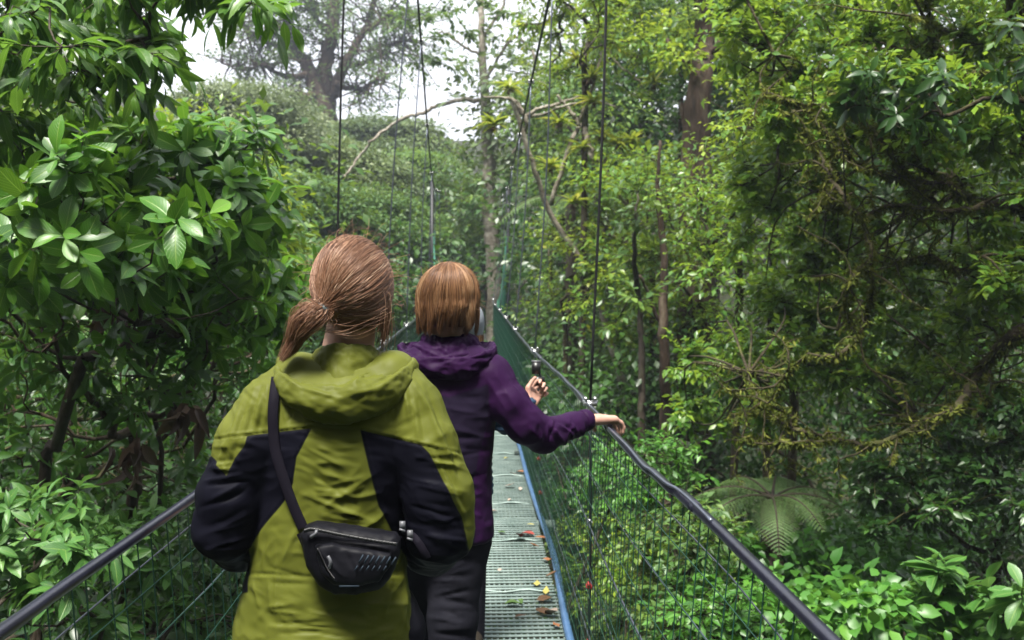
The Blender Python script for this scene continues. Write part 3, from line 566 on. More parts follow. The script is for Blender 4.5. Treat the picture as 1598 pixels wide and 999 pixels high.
tree('drooping_tree', 'shaded small leaved tree hanging down at the right edge below the mossy limb', 'tree', np.vstack([reg(1340, 690, 1480, 830, 5.6, 6.4, 12), reg(1450, 620, 1640, 800, 5.2, 6.2, 16), reg(1330, 720, 1380, 780, 6.2, 6.8, 2)]), .22, 'along', 'dark', base=(4.0, 6.2), trunk=[at(1560, 980, 6.2), at(1570, 800, 6.1), at(1540, 700, 6.1)], size=.07, k=11, tw=12, seed=211, r_tip=.005, bark=BARKM)
# ------------------------------------------------------------------ tree ferns
def fern(px, py, Y, fronds, label, seed, flen=1.25, trunk_h=2.5):
    global rng; rng = np.random.default_rng(seed); P = at(px, py, Y); gz = min(float(ground_z(P[0], P[1])), P[2]-.5); root = empty('tree_fern', (P[0], P[1], gz), label, 'tree fern')
    mb = MB(); mb.tube([[P[0], P[1]+.1, gz], [P[0]+.05, P[1], (gz+P[2])/2], P], [.11, .09, .08], 9); mb.build('trunk', BARK, root)
    for az, tilt, ln in fronds:
        ln *= flen; d = np.array([math.cos(az), math.sin(az), 0]); t = np.linspace(0, 1, 27)
        cx = ln*(t*math.cos(tilt)); cz = ln*(t*math.sin(tilt)-.62*t**2.1); C = P+d*cx[:, None]+UP*cz[:, None]; T = nrm(np.gradient(C, axis=0)); S = nrm(np.cross(T, UP)); Nn = np.cross(S, T)
        pos, ax, nn, sz = [], [], [], []
        for i in range(3, 27):
            w = ln*.27*math.sin(math.pi*(.12+.88*t[i])**.8)**.8+.02
            for s in (-1, 1):
                a = nrm(S[i]*s*.93+T[i]*.42-Nn[i]*.12); m = 20
                for q in range(m):
                    u = (q+.5)/m; pp = C[i]+a*w*u-UP*.18*w*u*u
                    for s2 in (-1, 1): pos.append(pp); ax.append(nrm(T[i]*s2+a*.55)); nn.append(Nn[i]+rng.normal(0, .15, 3)); sz.append((.0165*(1-u)**.5+.005)*ln*(1 if t[i] < .8 else .8))
        f = leaves_mesh('frond', [(np.array(pos), np.array(ax), np.array(nn), np.array(sz), np.clip(rng.random()*.5+rng.random(len(pos))*.4, 0, 1), diamond(.6, .2, .1))], LM['fern'], root)
        rb = MB(); rb.tube(C, np.linspace(.012, .003, 27), 5); rb.build('rachis', BARK, f)
fern(1205, 778, 6.9, [(2.75, .45, 1.05), (3.5, .35, .95), (4.5, .25, .85), (5.1, .45, .8), (5.9, .4, .95), (.3, .5, .9), (1.2, .6, 1), (2.0, .6, 1)], 'tree fern with wide arching fronds below the mossy tree', 220, .72)
fern(890, 312, 14.5, [(2.9, .4, 1), (3.5, .3, 1.1), (4.3, .2, 1), (5.4, .25, 1), (6.0, .35, 1.1), (.5, .45, 1), (1.6, .5, 1)], 'tree fern under the crooked pale limb', 221, 1.1)
# ------------------------------------------------------------------ bushes under the right handrail
LB = [((800, 700, 960, 800, 5.4, 6.8), .3, 'cover', 16, 'light bush directly under the outstretched purple arm'), ((940, 680, 1080, 800, 6.2, 7.6), .32, 'cover', 16, 'rounded bright bush behind the upper right net'),
      ((860, 800, 1010, 930, 4.6, 5.8), .28, 'yellow', 16, 'yellowish bush beside the deck edge tube'), ((990, 800, 1130, 930, 5.4, 6.6), .3, 'mid', 16, 'small leaved bush in the middle of the right net'),
      ((880, 920, 1060, 1030, 4.0, 5.2), .25, 'mid', 14, 'bush at the bottom edge right of the deck'), ((1050, 900, 1200, 1030, 4.6, 5.8), .26, 'cover', 14, 'bright bush at the bottom edge under the handrail'),
      ((1120, 850, 1330, 960, 6.6, 8), .34, 'cover', 22, 'bright green heart leaved bush below the tree fern'), ((1300, 820, 1500, 930, 6.8, 8.2), .36, 'cover', 20, 'leafy bush right of the tree fern'),
      ((1200, 940, 1420, 1030, 4.6, 6), .28, 'cover', 18, 'low green plants at the lower right edge'), ((1480, 780, 1640, 920, 5.6, 7), .34, 'dark', 16, 'shaded leafy bush at the right edge above the big leaves')]
for i, (a, rr, lm, nn, lb) in enumerate(LB):
    big = lm in ('cover',) and a[0] > 1080
    tree('leafy_bush', lb, 'bush', reg(*a, nn), rr, 'scatter' if big or lm == 'dark' else 'along', lm, n=110, size=.085 if big else .062, tmpl=leaf_tmpl(3, .75, .25, .3) if big else T_SM, seed=240+i, k=9, tw=14, r_tip=.004, twr=.002, flat=.6, crown='foliage', stem='stem')
for i, (a, lb) in enumerate([((1400, 900, 1500, 990, 4.6, 5.2), 'big leaved plant at the bottom right, left one of two'), ((1500, 930, 1620, 1010, 4.2, 4.8), 'big leaved plant in the bottom right corner')]):
    tree('rosette_plant', lb, 'plant', reg(*a, 6), .14, 'rosette', 'low', size=.17, k=7, tw=3, r_tip=.004, seed=260+i, tmpl=T_BROAD, droop=.3, upb=.8, crown='foliage', stem='stem')
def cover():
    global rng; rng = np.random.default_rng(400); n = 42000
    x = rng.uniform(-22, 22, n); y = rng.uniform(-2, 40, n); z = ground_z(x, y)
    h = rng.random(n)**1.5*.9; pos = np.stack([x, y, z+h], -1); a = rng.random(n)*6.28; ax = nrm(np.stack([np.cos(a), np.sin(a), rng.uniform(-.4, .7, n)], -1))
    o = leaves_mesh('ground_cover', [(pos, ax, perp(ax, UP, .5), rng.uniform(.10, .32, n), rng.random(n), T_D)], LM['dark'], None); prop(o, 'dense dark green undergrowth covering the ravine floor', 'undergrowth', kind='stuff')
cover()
# ------------------------------------------------------------------ the suspension footbridge
def metal(name, c, rough=.4, met=.6, c2=None, scale=30, bump=.15):
    return roughmat(name, c, c2 or tuple(x*1.5 for x in c), None, scale, rough, bump, .002, met, spec=.5)
M_RAIL = metal('blue black plastic pipe', (.006, .006, .012), .3, .0, (.014, .015, .028), 14)
M_CABLE = metal('grey steel cable', (.09, .10, .13), .35, .7)
M_ROPE = metal('black steel rope', (.010, .010, .012), .5, .3)
M_GALV = metal('weathered galvanised steel', (.14, .20, .185), .5, .2, (.29, .36, .335), 7)
M_EDGE = metal('blue grey painted tube', (.03, .075, .17), .35, .1, (.07, .14, .26), 9)
M_NET = metal('dark green net wire', (.012, .055, .035), .45, .3)
M_FNET = metal('green plastic mesh', (.01, .10, .06), .6, 0, (.015, .15, .09))
M_CLIP = metal('zinc clamp', (.35, .35, .36), .3, .9)
M_RED = metal('red painted nut', (.30, .02, .02), .45, 0)
M_CONC = roughmat('mossy concrete', (.06, .07, .05), (.16, .16, .13), (.07, .09, .04), 3, .9, .6, .02)
def railz(Y): return 1.1+.0*Y
def rail_pts(side):
    if side > 0: px = [(1560, 1290), (1420, 1148), (1290, 1009), (1210, 925), (1130, 842), (1088, 801), (1062, 777), (1046, 767), (1022, 744), (1005, 731), (960, 681), (925, 641), (890, 603), (878, 591), (864, 578), (835, 552), (826, 543), (800, 511), (785, 491), (770, 473)]
    else: px = [(-440, 1285), (-220, 1134), (0, 985), (100, 914), (200, 845), (310, 768), (400, 697), (500, 618), (570, 562), (640, 505), (680, 476)]
    out = []
    for x, y in px:
        Y = .5*F/(y-432); P = at(x, y, Y); P[2] = 1.1; out.append(P)
    xe = out[-1]; out.append(np.array([.52*side-.08, 22.3, 1.22])); return np.array(out)
RR_, RL_ = rail_pts(1), rail_pts(-1)
def on_rail(rl, Y): return np.array([np.interp(Y, rl[:, 1], rl[:, c]) for c in range(3)])
def bridge():
    global rng; rng = np.random.default_rng(500)
    root = empty('suspension_bridge', (-.1, 10, 0), 'narrow hanging footbridge with steel grating deck, green side nets and cable handrails', 'footbridge')
    Ys, Ye = -1.2, 22.4; xl, xr = -.60, .41; H = Ye-Ys
    def dz(y): return .022*np.sin(np.asarray(y)*1.1)*0+0*np.asarray(y)
    mb = MB()                                                # grating: lengthwise bars, cross bars, panel joints
    xs = np.arange(xl, xr, .027)
    for x in xs:
        p = np.linspace(Ys, Ye, 40); mb.tube(np.stack([x+.002*np.sin(p*3), p, -.006+0*p], -1), .0055, 4, flat=(1, .6))
    yy = np.arange(Ys, Ye, .052); mb.boxes(np.stack([np.full_like(yy, (xl+xr)/2), yy+rng.normal(0, .003, len(yy)), np.full_like(yy, .001)], -1), [(xr-xl)/2, .011, .0025])
    mb.build('deck_grating', M_GALV, root)
    yy = np.arange(Ys+.3, Ye, .98)
    for y in yy:
        X = np.linspace(xl, xr, 24); jb = MB(); jb.tube(np.stack([X, y+.006*np.sin(X*30)+rng.normal(0, .003, 24), .009+.004*np.cos(X*24)], -1), .006, 5); jb.build('panel_joint', M_GALV, root)
    for s, x in ((1, xr+.012), (-1, xl-.012)):
        t = spline(np.stack([x+rng.normal(0, .012, 22), np.linspace(Ys, Ye, 22), .03+rng.normal(0, .008, 22)], -1), 160)
        e = MB(); e.tube(t, .019, 10); e.build('edge_tube', M_EDGE, root)
    for y in np.arange(1.1, Ye, 2.7):
        b = MB(); b.box([(xl+xr)/2, y, -.045], [.62, .03, .035]); b.build('cross_beam', M_GALV, root, smooth=False)
    for s, rl in ((1, RR_), (-1, RL_)):
        P = rl
        h = MB()
        Q = np.vstack([spline(P[:len(P)-1], 200), P[-1:]]); near = Q[:, 1] < (3.3 if s > 0 else 6)
        if s > 0: near = Q[:, 1] < 2.6
        h.tube(Q, np.where(Q[:, 1] < 3, .0115, .0105), 10)
        hr = h.build('handrail', M_RAIL, root)
        # grey cable strands lying along the pipe and its sleeves
        c = MB(); qq = Q[Q[:, 1] > (1.95 if s > 0 else 2.6)]
        ph = qq[:, 1]*9; off = np.stack([np.cos(ph)*.003-.008*s, 0*ph, .0105+np.sin(ph)*.0015], -1); c.tube(qq+off, .0048, 6)
        c.build('rail_cable', M_CABLE, root)
        if s > 0:
            for ya, yb in ((2.16, 2.27), (3.30, 3.38), (4.05, 4.3), (6.3, 6.8)):
                a = MB(); a.tube([on_rail(Q, u)+[0, 0, .001] for u in np.linspace(ya-.5*(yb-ya), yb, 6)], [.0125, .0145, .0145, .0145, .014, .012], 10); a.build('pipe_sleeve', M_RAIL, hr)
        # net: upright wires, lengthwise wires
        n = MB()
        def net_pt(y, u):                                     # u 0 at the rail, 1 at the deck edge
            A = on_rail(Q, y); B = np.array([(xr+.02) if s > 0 else (xl-.02), y, .02]); return A*(1-u)+B*u+np.array([-.02*s*math.sin(u*3.14), 0, 0])
        ys = np.concatenate([np.arange(Ys+.05, 8, .075), np.arange(8, Ye, .09)])
        for y in ys:
            y2 = y+rng.normal(0, .006); n.tube([net_pt(y2, 0), net_pt(y2+rng.normal(0, .01), .5), net_pt(y2, 1)], .0016 if y < 8 else .0022, 3, cap=False)
        yk = np.arange(Ys+.05, Ye, .5)
        for u in np.linspace(.1, .93, 9):
            W = np.array([net_pt(y, u+rng.normal(0, .004)) for y in yk]); n.tube(W, .0014, 3)
        n.build('side_net', M_NET, root)
        for u in (.07, .22, .40, .58, .78):
            W = np.array([net_pt(y, u+.012*math.sin(y*1.7+u*9)) for y in yk])+[.008*s, 0, 0]; k = MB(); k.tube(W, .0034 if u in (.40, .78) else .0018, 5); k.build('stay_wire', M_CABLE, root)
    # main cables and hangers
    CR_ = spline(np.array([[.62, -4, 7.6], [.55, 0, 5.2], at(897, -160, 5.0), at(857, 0, 6.8), at(790, 300, 18)+[0, 0, 0], [.62, 22.6, 3.6]]), 60)
    CL_ = spline(np.array([[-.62, -4, 7.6], [-.60, 0, 5.9], at(640, -140, 7.0), at(652, 0, 9), at(675, 280, 16), [-.75, 22.6, 3.5]]), 60)
    for Cc, Q, ys, s in ((CR_, RR_, [3.8, 6.5, 9.2, 11.9, 14.6, 17.3, 20], 1), (CL_, RL_, [4.6, 7.3, 10, 12.7, 15.4, 18.1, 20.8], -1)):
        c = MB(); c.tube(Cc, .011, 8); c.build('main_cable', M_ROPE, root)
        for y in ys:
            T = np.array([np.interp(y, Cc[:, 1], Cc[:, k]) for k in range(3)]); B = on_rail(Q, y); D = np.array([(xr+.03) if s > 0 else (xl-.03), y, -.03])
            h = MB(); mid = (T+B)/2+[.02*s, 0, 0]; h.tube(spline([T, mid, B], 12), .0055 if y < 8 else .007, 6); h.tube(spline([B+[0, 0, -.005], (B+D)/2+[.006, 0, 0], D], 6), .006, 6)
            ho = h.build('hanger', M_ROPE if y < 6 else M_CABLE, root)
            for P, r in ((T, .018), (B+[0, 0, .02], .012)):
                k = MB(); k.tube([P+[-.03, 0, 0], P+[.03, 0, 0]], r*.45, 8); k.tube([P+[-.018, -.02, .012], P+[-.018, .02, .012]], r*.6, 6); k.tube([P+[.018, -.02, .012], P+[.018, .02, .012]], r*.6, 6)
                k.box(P+[0, 0, -.008], [.026, .014, .008]); k.build('clamp', M_CLIP, ho)
            for u in (.40, .62, .82):
                P = B*(1-u)+D*u; k = MB(); k.tube([P+[-.012, 0, 0], P+[.012, 0, 0]], .011, 8); k.tube([P+[0, -.014, .01], P+[0, .014, .01]], .008, 6); k.build('clip', M_CLIP if u < .5 else M_RED, ho)
    # far end: concrete landing, posts and gathered green mesh
    p = MB(); p.box([-.1, 25.2, -.5], [1.3, 2.7, .5]); p.build('landing', M_CONC, root, smooth=False)
    for x in (-.95, .78):
        p = MB(); p.tube([[x, 22.7, -.6], [x, 22.7, 3.75]], .045, 10); p.build('tower_post', M_ROPE, root)
    for s, xa, xb in ((-1, -.62, -.90), (1, .44, .72)):
        g = MB()
        for i in range(26):
            t = i/25; y = 19+3.7*t; top = 1.14+1.5*t**2.2; g.tube([[xa+(xb-xa)*t, y, .02], [xa+(xb-xa)*t*1.1, y+.02, top]], .006, 3)
        for v in np.linspace(0, 1, 18):
            g.tube([[xa+(xb-xa)*t, 19+3.7*t, .02+(1.12+1.5*t**2.2)*v] for t in np.linspace(0, 1, 8)], .005, 3)
        g.build('end_mesh', M_FNET, root)
bridge()
def fallen():
    """leaves lying on the grating, each its own shape and colour"""
    global rng; rng = np.random.default_rng(520)
    cols = {'red': (.20, .03, .02), 'orange': (.20, .08, .03), 'yellow': (.32, .28, .07), 'brown': (.10, .05, .02), 'pale': (.34, .27, .22), 'green': (.06, .12, .02)}
    mats = {}
    for k, c in cols.items(): mats[k] = roughmat(k+' fallen leaf', tuple(x*.7 for x in c), c, None, 25, .5, .4, .003)
    L = [(806, 712, 'brown', .10), (812, 742, 'orange', .10), (800, 745, 'orange', .07), (795, 765, 'pale', .09), (812, 770, 'pale', .05), (768, 805, 'pale', .08), (796, 787, 'pale', .05), (828, 826, 'yellow', .05), (812, 850, 'red', .09), (824, 842, 'red', .09), (846, 848, 'orange', .08), (834, 862, 'orange', .06),
         (860, 884, 'orange', .07), (838, 922, 'yellow', .06), (852, 935, 'yellow', .08), (850, 948, 'brown', .10), (860, 972, 'pale', .09), (848, 968, 'brown', .10), (783, 838, 'green', .05), (800, 955, 'green', .08), (812, 951, 'green', .06), (868, 990, 'orange', .05), (812, 975, 'brown', .06), (780, 900, 'pale', .05), (790, 720, 'yellow', .05), (870, 910, 'brown', .06)]
    where = lambda y: 'far up the deck' if y < 760 else 'halfway down' if y < 870 else 'near the viewer'
    seen = {}
    for x, y, k, s in L:
        Y = 1.6*F/(y-432); P = at(x, y, Y); P[2] = .012+rng.uniform(0, .006); P[0] = min(P[0], .405); TV, TF, TU = leaf_tmpl(5, rng.uniform(.4, .7), rng.uniform(.2, .9), rng.uniform(-.5, .3))
        a = rng.random()*6.28; ax = np.array([math.cos(a), math.sin(a), 0]); sd_ = np.array([-math.sin(a), math.cos(a), 0]); V = P+s*(TV[:, :1]*sd_+(TV[:, 1:2]-.5)*ax+abs(TV[:, 2:3])*UP)
        o = mesh_np('fallen_leaf', V, TF, mats[k]); key = (k, where(y)); seen[key] = seen.get(key, 0)+1
        px = 'by the edge tube' if P[0] > .32 else 'in mid deck'
        size = 'large' if s >= .09 else 'small' if s < .065 else 'curled'
        prop(o, f'{size} {k} fallen leaf on the grating {px}, {where(y)}', 'leaf', 'fallen leaves on the bridge deck')
fallen()
# ------------------------------------------------------------------ organic shapes: distance fields and surface nets
class Field:
    def __init__(s, lo, hi, h):
        s.lo = np.array(lo, float); s.h = h; s.n = np.ceil((np.array(hi)-s.lo)/h).astype(int)+1; s.F = np.full(s.n, .2, np.float32)
    def _sub(s, lo, hi):
        a = np.clip(((np.array(lo)-s.lo)/s.h).astype(int)-1, 0, s.n-1); b = np.clip(((np.array(hi)-s.lo)/s.h).astype(int)+2, 1, s.n); sl = tuple(slice(x, y) for x, y in zip(a, b))
        ax = [(s.lo[i]+s.h*np.arange(a[i], b[i])).astype(np.float32) for i in range(3)]; return sl, ax[0][:, None, None], ax[1][None, :, None], ax[2][None, None, :]
    def union(s, sl, d, k):
        a = s.F[sl]; h = np.clip(.5+.5*(a-d)/k, 0, 1); s.F[sl] = a*(1-h)+d*h-k*h*(1-h)
    def cut(s, sl, d, k):
        a = s.F[sl]; d = -d; h = np.clip(.5-.5*(a-d)/k, 0, 1); s.F[sl] = a*(1-h)+d*h+k*h*(1-h)
    def cone(s, a, b, ra, rb, k=.01, sc=(1, 1, 1), cut=False):
        a = np.array(a, float); b = np.array(b, float); sc = np.array(sc, float); m = max(ra, rb)*sc.max()+k+2*s.h+.03
        sl, x, y, z = s._sub(np.minimum(a, b)-m, np.maximum(a, b)+m); ab = (b-a)/sc; L = max(ab @ ab, 1e-9)
        px, py, pz = (x-a[0])/sc[0], (y-a[1])/sc[1], (z-a[2])/sc[2]; t = np.clip((px*ab[0]+py*ab[1]+pz*ab[2])/L, 0, 1)
        d = (np.sqrt((px-t*ab[0])**2+(py-t*ab[1])**2+(pz-t*ab[2])**2)-(ra+(rb-ra)*t))*sc.min()
        (s.cut if cut else s.union)(sl, d, k)
    def chain(s, pts, k=.01, sc=(1, 1, 1)):
        for p, q in zip(pts[:-1], pts[1:]): s.cone(p[:3], q[:3], p[3], q[3], k, sc)
    def torso(s, tab, k=.02, e=2.3):
        """rows: z, centre x, centre y, half width, half depth"""
        T = np.array(sorted(tab)); m = .05; lo = [(T[:, 1]-T[:, 3]).min()-m, (T[:, 2]-T[:, 4]).min()-m, T[0, 0]-m]; hi = [(T[:, 1]+T[:, 3]).max()+m, (T[:, 2]+T[:, 4]).max()+m, T[-1, 0]+m]
        sl, x, y, z = s._sub(lo, hi); Ts = spline(T, 80); Ts = Ts[np.argsort(Ts[:, 0])]; g = [np.interp(z, Ts[:, 0], Ts[:, c]).astype(np.float32) for c in (1, 2, 3, 4)]
        d = ((np.abs((x-g[0])/g[2])**e+np.abs((y-g[1])/g[3])**e)**(1/e)-1)*np.minimum(g[2], g[3])
        dz = np.maximum(T[0, 0]-z, z-T[-1, 0]); r = .02; d = np.where((d > -r) & (dz > -r), np.sqrt(np.maximum(d+r, 0)**2+np.maximum(dz+r, 0)**2)-r, np.maximum(d, dz)); s.union(sl, d.astype(np.float32), k)
    def mesh(s):
        F = s.F; n = F.shape; ins = F < 0
        c = np.zeros((n[0]-1, n[1]-1, n[2]-1), np.int8)
        for i in (0, 1):
            for j in (0, 1):
                for k in (0, 1): c += ins[i:n[0]-1+i, j:n[1]-1+j, k:n[2]-1+k]
        I = np.argwhere((c > 0) & (c < 8)); idx = np.full(c.shape, -1, np.int32); idx[tuple(I.T)] = np.arange(len(I))
        P = np.zeros((len(I), 3)); W = np.zeros((len(I), 1)); cor = [(i, j, k) for i in (0, 1) for j in (0, 1) for k in (0, 1)]
        val = {q: F[I[:, 0]+q[0], I[:, 1]+q[1], I[:, 2]+q[2]] for q in cor}
        for q in cor:
            for ax in range(3):
                if q[ax]: continue
                r = list(q); r[ax] = 1; r = tuple(r); a, b = val[q], val[r]; m = (a < 0) != (b < 0); t = np.where(m, a/np.where(m, a-b, 1), 0)
                p = np.array(q, float)[None]+np.zeros((len(I), 3)); p[:, ax] = t; P += p*m[:, None]; W += m[:, None]
        V = s.lo+s.h*(I+P/np.maximum(W, 1)); Q = []
        for ax in range(3):
            u, v = (ax+1) % 3, (ax+2) % 3; sl0 = [slice(1, n[k]-1) for k in range(3)]; sl0[ax] = slice(0, n[ax]-1); sl1 = list(sl0); sl1[ax] = slice(1, n[ax])
            a, b = ins[tuple(sl0)], ins[tuple(sl1)]; off = np.array([1, 1, 1]); off[ax] = 0
            for flip, m in ((0, a & ~b), (1, ~a & b)):
                E = np.argwhere(m)+off
                if not len(E): continue
                o = []
                for du, dv in ((0, 0), (-1, 0), (-1, -1), (0, -1)): C = E.copy(); C[:, u] += du; C[:, v] += dv; o.append(idx[tuple(C.T)])
                o = np.stack(o, -1); Q.append(o[:, ::-1] if flip else o)
        Q = np.vstack(Q); Q = Q[:, ::-1] if False else Q
        return V, Q
    def surf_y(s, x, z, y0=None):
        """first y (coming from behind the walker) where the field is solid"""
        i = int(round((x-s.lo[0])/s.h)); k = int(round((z-s.lo[2])/s.h)); col = s.F[np.clip(i, 0, s.n[0]-1), :, np.clip(k, 0, s.n[2]-1)]; w_ = np.argmax(col < 0)
        if col[w_] >= 0: return None
        a, b = col[w_-1], col[w_]; return s.lo[1]+s.h*(w_-1+a/(a-b))
def smooth_mesh(V, Q, it=2, lam=.5):
    e = np.vstack([Q[:, [i, (i+1) % 4]] for i in range(4)]); n = len(V); cnt = np.bincount(e[:, 0], minlength=n)+np.bincount(e[:, 1], minlength=n)
    for _ in range(it):
        S = np.stack([np.bincount(e[:, 0], V[e[:, 1], c], n)+np.bincount(e[:, 1], V[e[:, 0], c], n) for c in range(3)], -1)/np.maximum(cnt, 1)[:, None]; V = V+(S-V)*lam
    return V
def vnormals(V, Q):
    f = np.cross(V[Q[:, 2]]-V[Q[:, 0]], V[Q[:, 3]]-V[Q[:, 1]]); return nrm(np.stack([sum(np.bincount(Q[:, i], f[:, c], len(V)) for i in range(4)) for c in range(3)], -1))
def to_px(V, Y=None):
    d = (V-EYE) @ CR; return 799-F*d[:, 0]/d[:, 2], 499.5+F*d[:, 1]/d[:, 2]
def seg_d(px, py, a, b):
    a = np.array(a, float); b = np.array(b, float); ab = b-a; t = np.clip(((px-a[0])*ab[0]+(py-a[1])*ab[1])/(ab @ ab), 0, 1); return np.hypot(px-a[0]-t*ab[0], py-a[1]-t*ab[1]), t
def poly_sd(px, py, poly):
    P = np.array(poly, float); d = np.full(px.shape, 1e9); ins = np.zeros(px.shape, bool)
    for a, b in zip(P, np.roll(P, -1, 0)):
        d = np.minimum(d, seg_d(px, py, a, b)[0]); c = (a[1] > py) != (b[1] > py)
        ins ^= c & (px < (b[0]-a[0])*(py-a[1])/(b[1]-a[1]+1e-12)+a[0])
    return np.where(ins, -d, d)
# ------------------------------------------------------------------ people materials
def clothmat(name, c, c2=None, rough=.6, dark=None, weave=900, spec=.25, sheen=.1, thr=1.0, bump=.12, crk=.35):
    m, t, b, out = newmat(name); tcn = N(t, 'ShaderNodeTexCoord')
    n1 = N(t, 'ShaderNodeTexNoise', i_Scale=9.0, i_Detail=5.0); t.links.new(tcn.outputs['Object'], n1.inputs['Vector']); col = ramp(t, n1.outputs[0], [(.3, c), (.7, c2 or tuple(x*1.25 for x in c))])
    if dark:
        a = N(t, 'ShaderNodeAttribute', attribute_name='panel'); mr = N(t, 'ShaderNodeMapRange'); mr.inputs[1].default_value = thr; mr.inputs[2].default_value = -thr; t.links.new(a.outputs['Fac'], mr.inputs[0])
        mc = N(t, 'ShaderNodeMix', data_type='RGBA'); t.links.new(mr.outputs[0], mc.inputs[0]); t.links.new(col, mc.inputs[6]); mc.inputs[7].default_value = (*dark, 1); col = mc.outputs[2]; sp = N(t, 'ShaderNodeMapRange'); sp.inputs[3].default_value = spec; sp.inputs[4].default_value = spec*.25; t.links.new(mr.outputs[0], sp.inputs[0])
    t.links.new(col, b.inputs['Base Color']); b.inputs['Roughness'].default_value = rough; b.inputs['Specular IOR Level'].default_value = spec
    if dark: t.links.new(sp.outputs[0], b.inputs['Specular IOR Level'])
    b.inputs['IOR'].default_value = 1.3 if name.startswith('lime') else 1.22
    n2 = N(t, 'ShaderNodeTexNoise', i_Scale=float(weave), i_Detail=2.0); t.links.new(tcn.outputs['Object'], n2.inputs['Vector']); bp = N(t, 'ShaderNodeBump', i_Strength=bump, i_Distance=.001); t.links.new(n2.outputs[0], bp.inputs['Height'])
    n3 = N(t, 'ShaderNodeTexNoise', i_Scale=17.0, i_Detail=6.0, i_Distortion=.8); n3.noise_type = 'RIDGED_MULTIFRACTAL'; t.links.new(tcn.outputs['Object'], n3.inputs['Vector']); b2 = N(t, 'ShaderNodeBump', i_Strength=crk, i_Distance=.006); t.links.new(n3.outputs[0], b2.inputs['Height']); t.links.new(bp.outputs[0], b2.inputs['Normal']); t.links.new(b2.outputs[0], b.inputs['Normal'])
    return m
def skinmat():
    m, t, b, out = newmat('skin'); tcn = N(t, 'ShaderNodeTexCoord'); n1 = N(t, 'ShaderNodeTexNoise', i_Scale=30.0, i_Detail=4.0); t.links.new(tcn.outputs['Object'], n1.inputs['Vector'])
    t.links.new(ramp(t, n1.outputs[0], [(.3, (.38, .20, .15)), (.7, (.47, .28, .22))]), b.inputs['Base Color']); b.inputs['Roughness'].default_value = .5; b.inputs['Subsurface Weight'].default_value = .15; b.inputs['Subsurface Radius'].default_value = (.01, .004, .002); return m
def hairmat(name, stops):
    m, t, b, out = newmat(name); a = N(t, 'ShaderNodeAttribute', attribute_name='rnd'); t.links.new(ramp(t, a.outputs['Fac'], stops), b.inputs['Base Color']); b.inputs['Roughness'].default_value = .42; b.inputs['Specular IOR Level'].default_value = .5; b.inputs['Specular Tint'].default_value = (1, .8, .75, 1); return m
SKIN = skinmat(); M_GREEN = clothmat('lime ripstop nylon', (.074, .083, .0125), (.092, .102, .016), .5, spec=.2, crk=.5, dark=(.005, .005, .009), sheen=.05)
M_PURP = clothmat('purple shell fabric', (.016, .004, .024), (.023, .006, .034), .55, dark=(.014, .010, .022)); M_DARKT = clothmat('charcoal trousers fabric', (.008, .008, .012), (.014, .014, .019), .75, spec=.1)
M_BLUE = clothmat('dark blue jacket fabric', (.018, .035, .065), (.03, .055, .09), .6); M_CAP = clothmat('grey knit', (.22, .24, .27), None, .8); M_BAG = clothmat('black pack cloth', (.004, .004, .006), (.008, .008, .011), .5, spec=.3)
M_STRAP = clothmat('black webbing', (.006, .005, .009), None, .7, weave=400); M_TIE = clothmat('grey blue hair band cloth', (.10, .14, .15), None, .7); M_SHOE = clothmat('dark hiking shoe', (.03, .025, .02), None, .7)
M_HAIR1 = hairmat('long auburn hair', [(0, (.04, .018, .010)), (.3, (.15, .070, .038)), (.7, (.30, .165, .10)), (1, (.54, .39, .28))]); M_HAIR2 = hairmat('short ginger hair', [(0, (.04, .018, .009)), (.3, (.15, .070, .032)), (.7, (.27, .145, .07)), (1, (.50, .34, .20))])
M_BLK = metal('black camera plastic', (.008, .008, .009), .35, 0); M_SIL = metal('grey buckle plastic', (.06, .062, .07), .45, .1); M_PRINT = clothmat('grey blue reflective print', (.018, .026, .036), None, .5)
# ------------------------------------------------------------------ bodies
def head_into(f, c, r, face=1):
    """skull, jaw and simple face looking towards +y; c is the middle of the head"""
    x, y, z = c; s = r/.1
    f.cone([x, y-.012*s, z+.025*s], [x, y+.018*s, z+.022*s], .083*s, .078*s, .02, (.94, 1.05, 1.12)); f.cone([x, y+.03*s, z-.045*s], [x, y+.045*s, z-.085*s], .055*s, .036*s, .035, (1, 1, 1))
    f.cone([x, y+.094*s, z+.012*s], [x, y+.113*s, z-.026*s], .009*s, .015*s, .012); f.cone([x-.018*s, y+.093*s, z-.058*s], [x+.018*s, y+.093*s, z-.058*s], .010*s, .010*s, .008)
    for q in (-1, 1):
        f.cone([x+q*.08*s, y+.005*s, z+.012*s], [x+q*.084*s, y, z-.028*s], .012*s, .009*s, .006, (.55, 1, 1)); f.cone([x+q*.032*s, y+.096*s, z+.018*s], [x+q*.034*s, y+.096*s, z+.018*s], .011*s, .011*s, .006, cut=False)
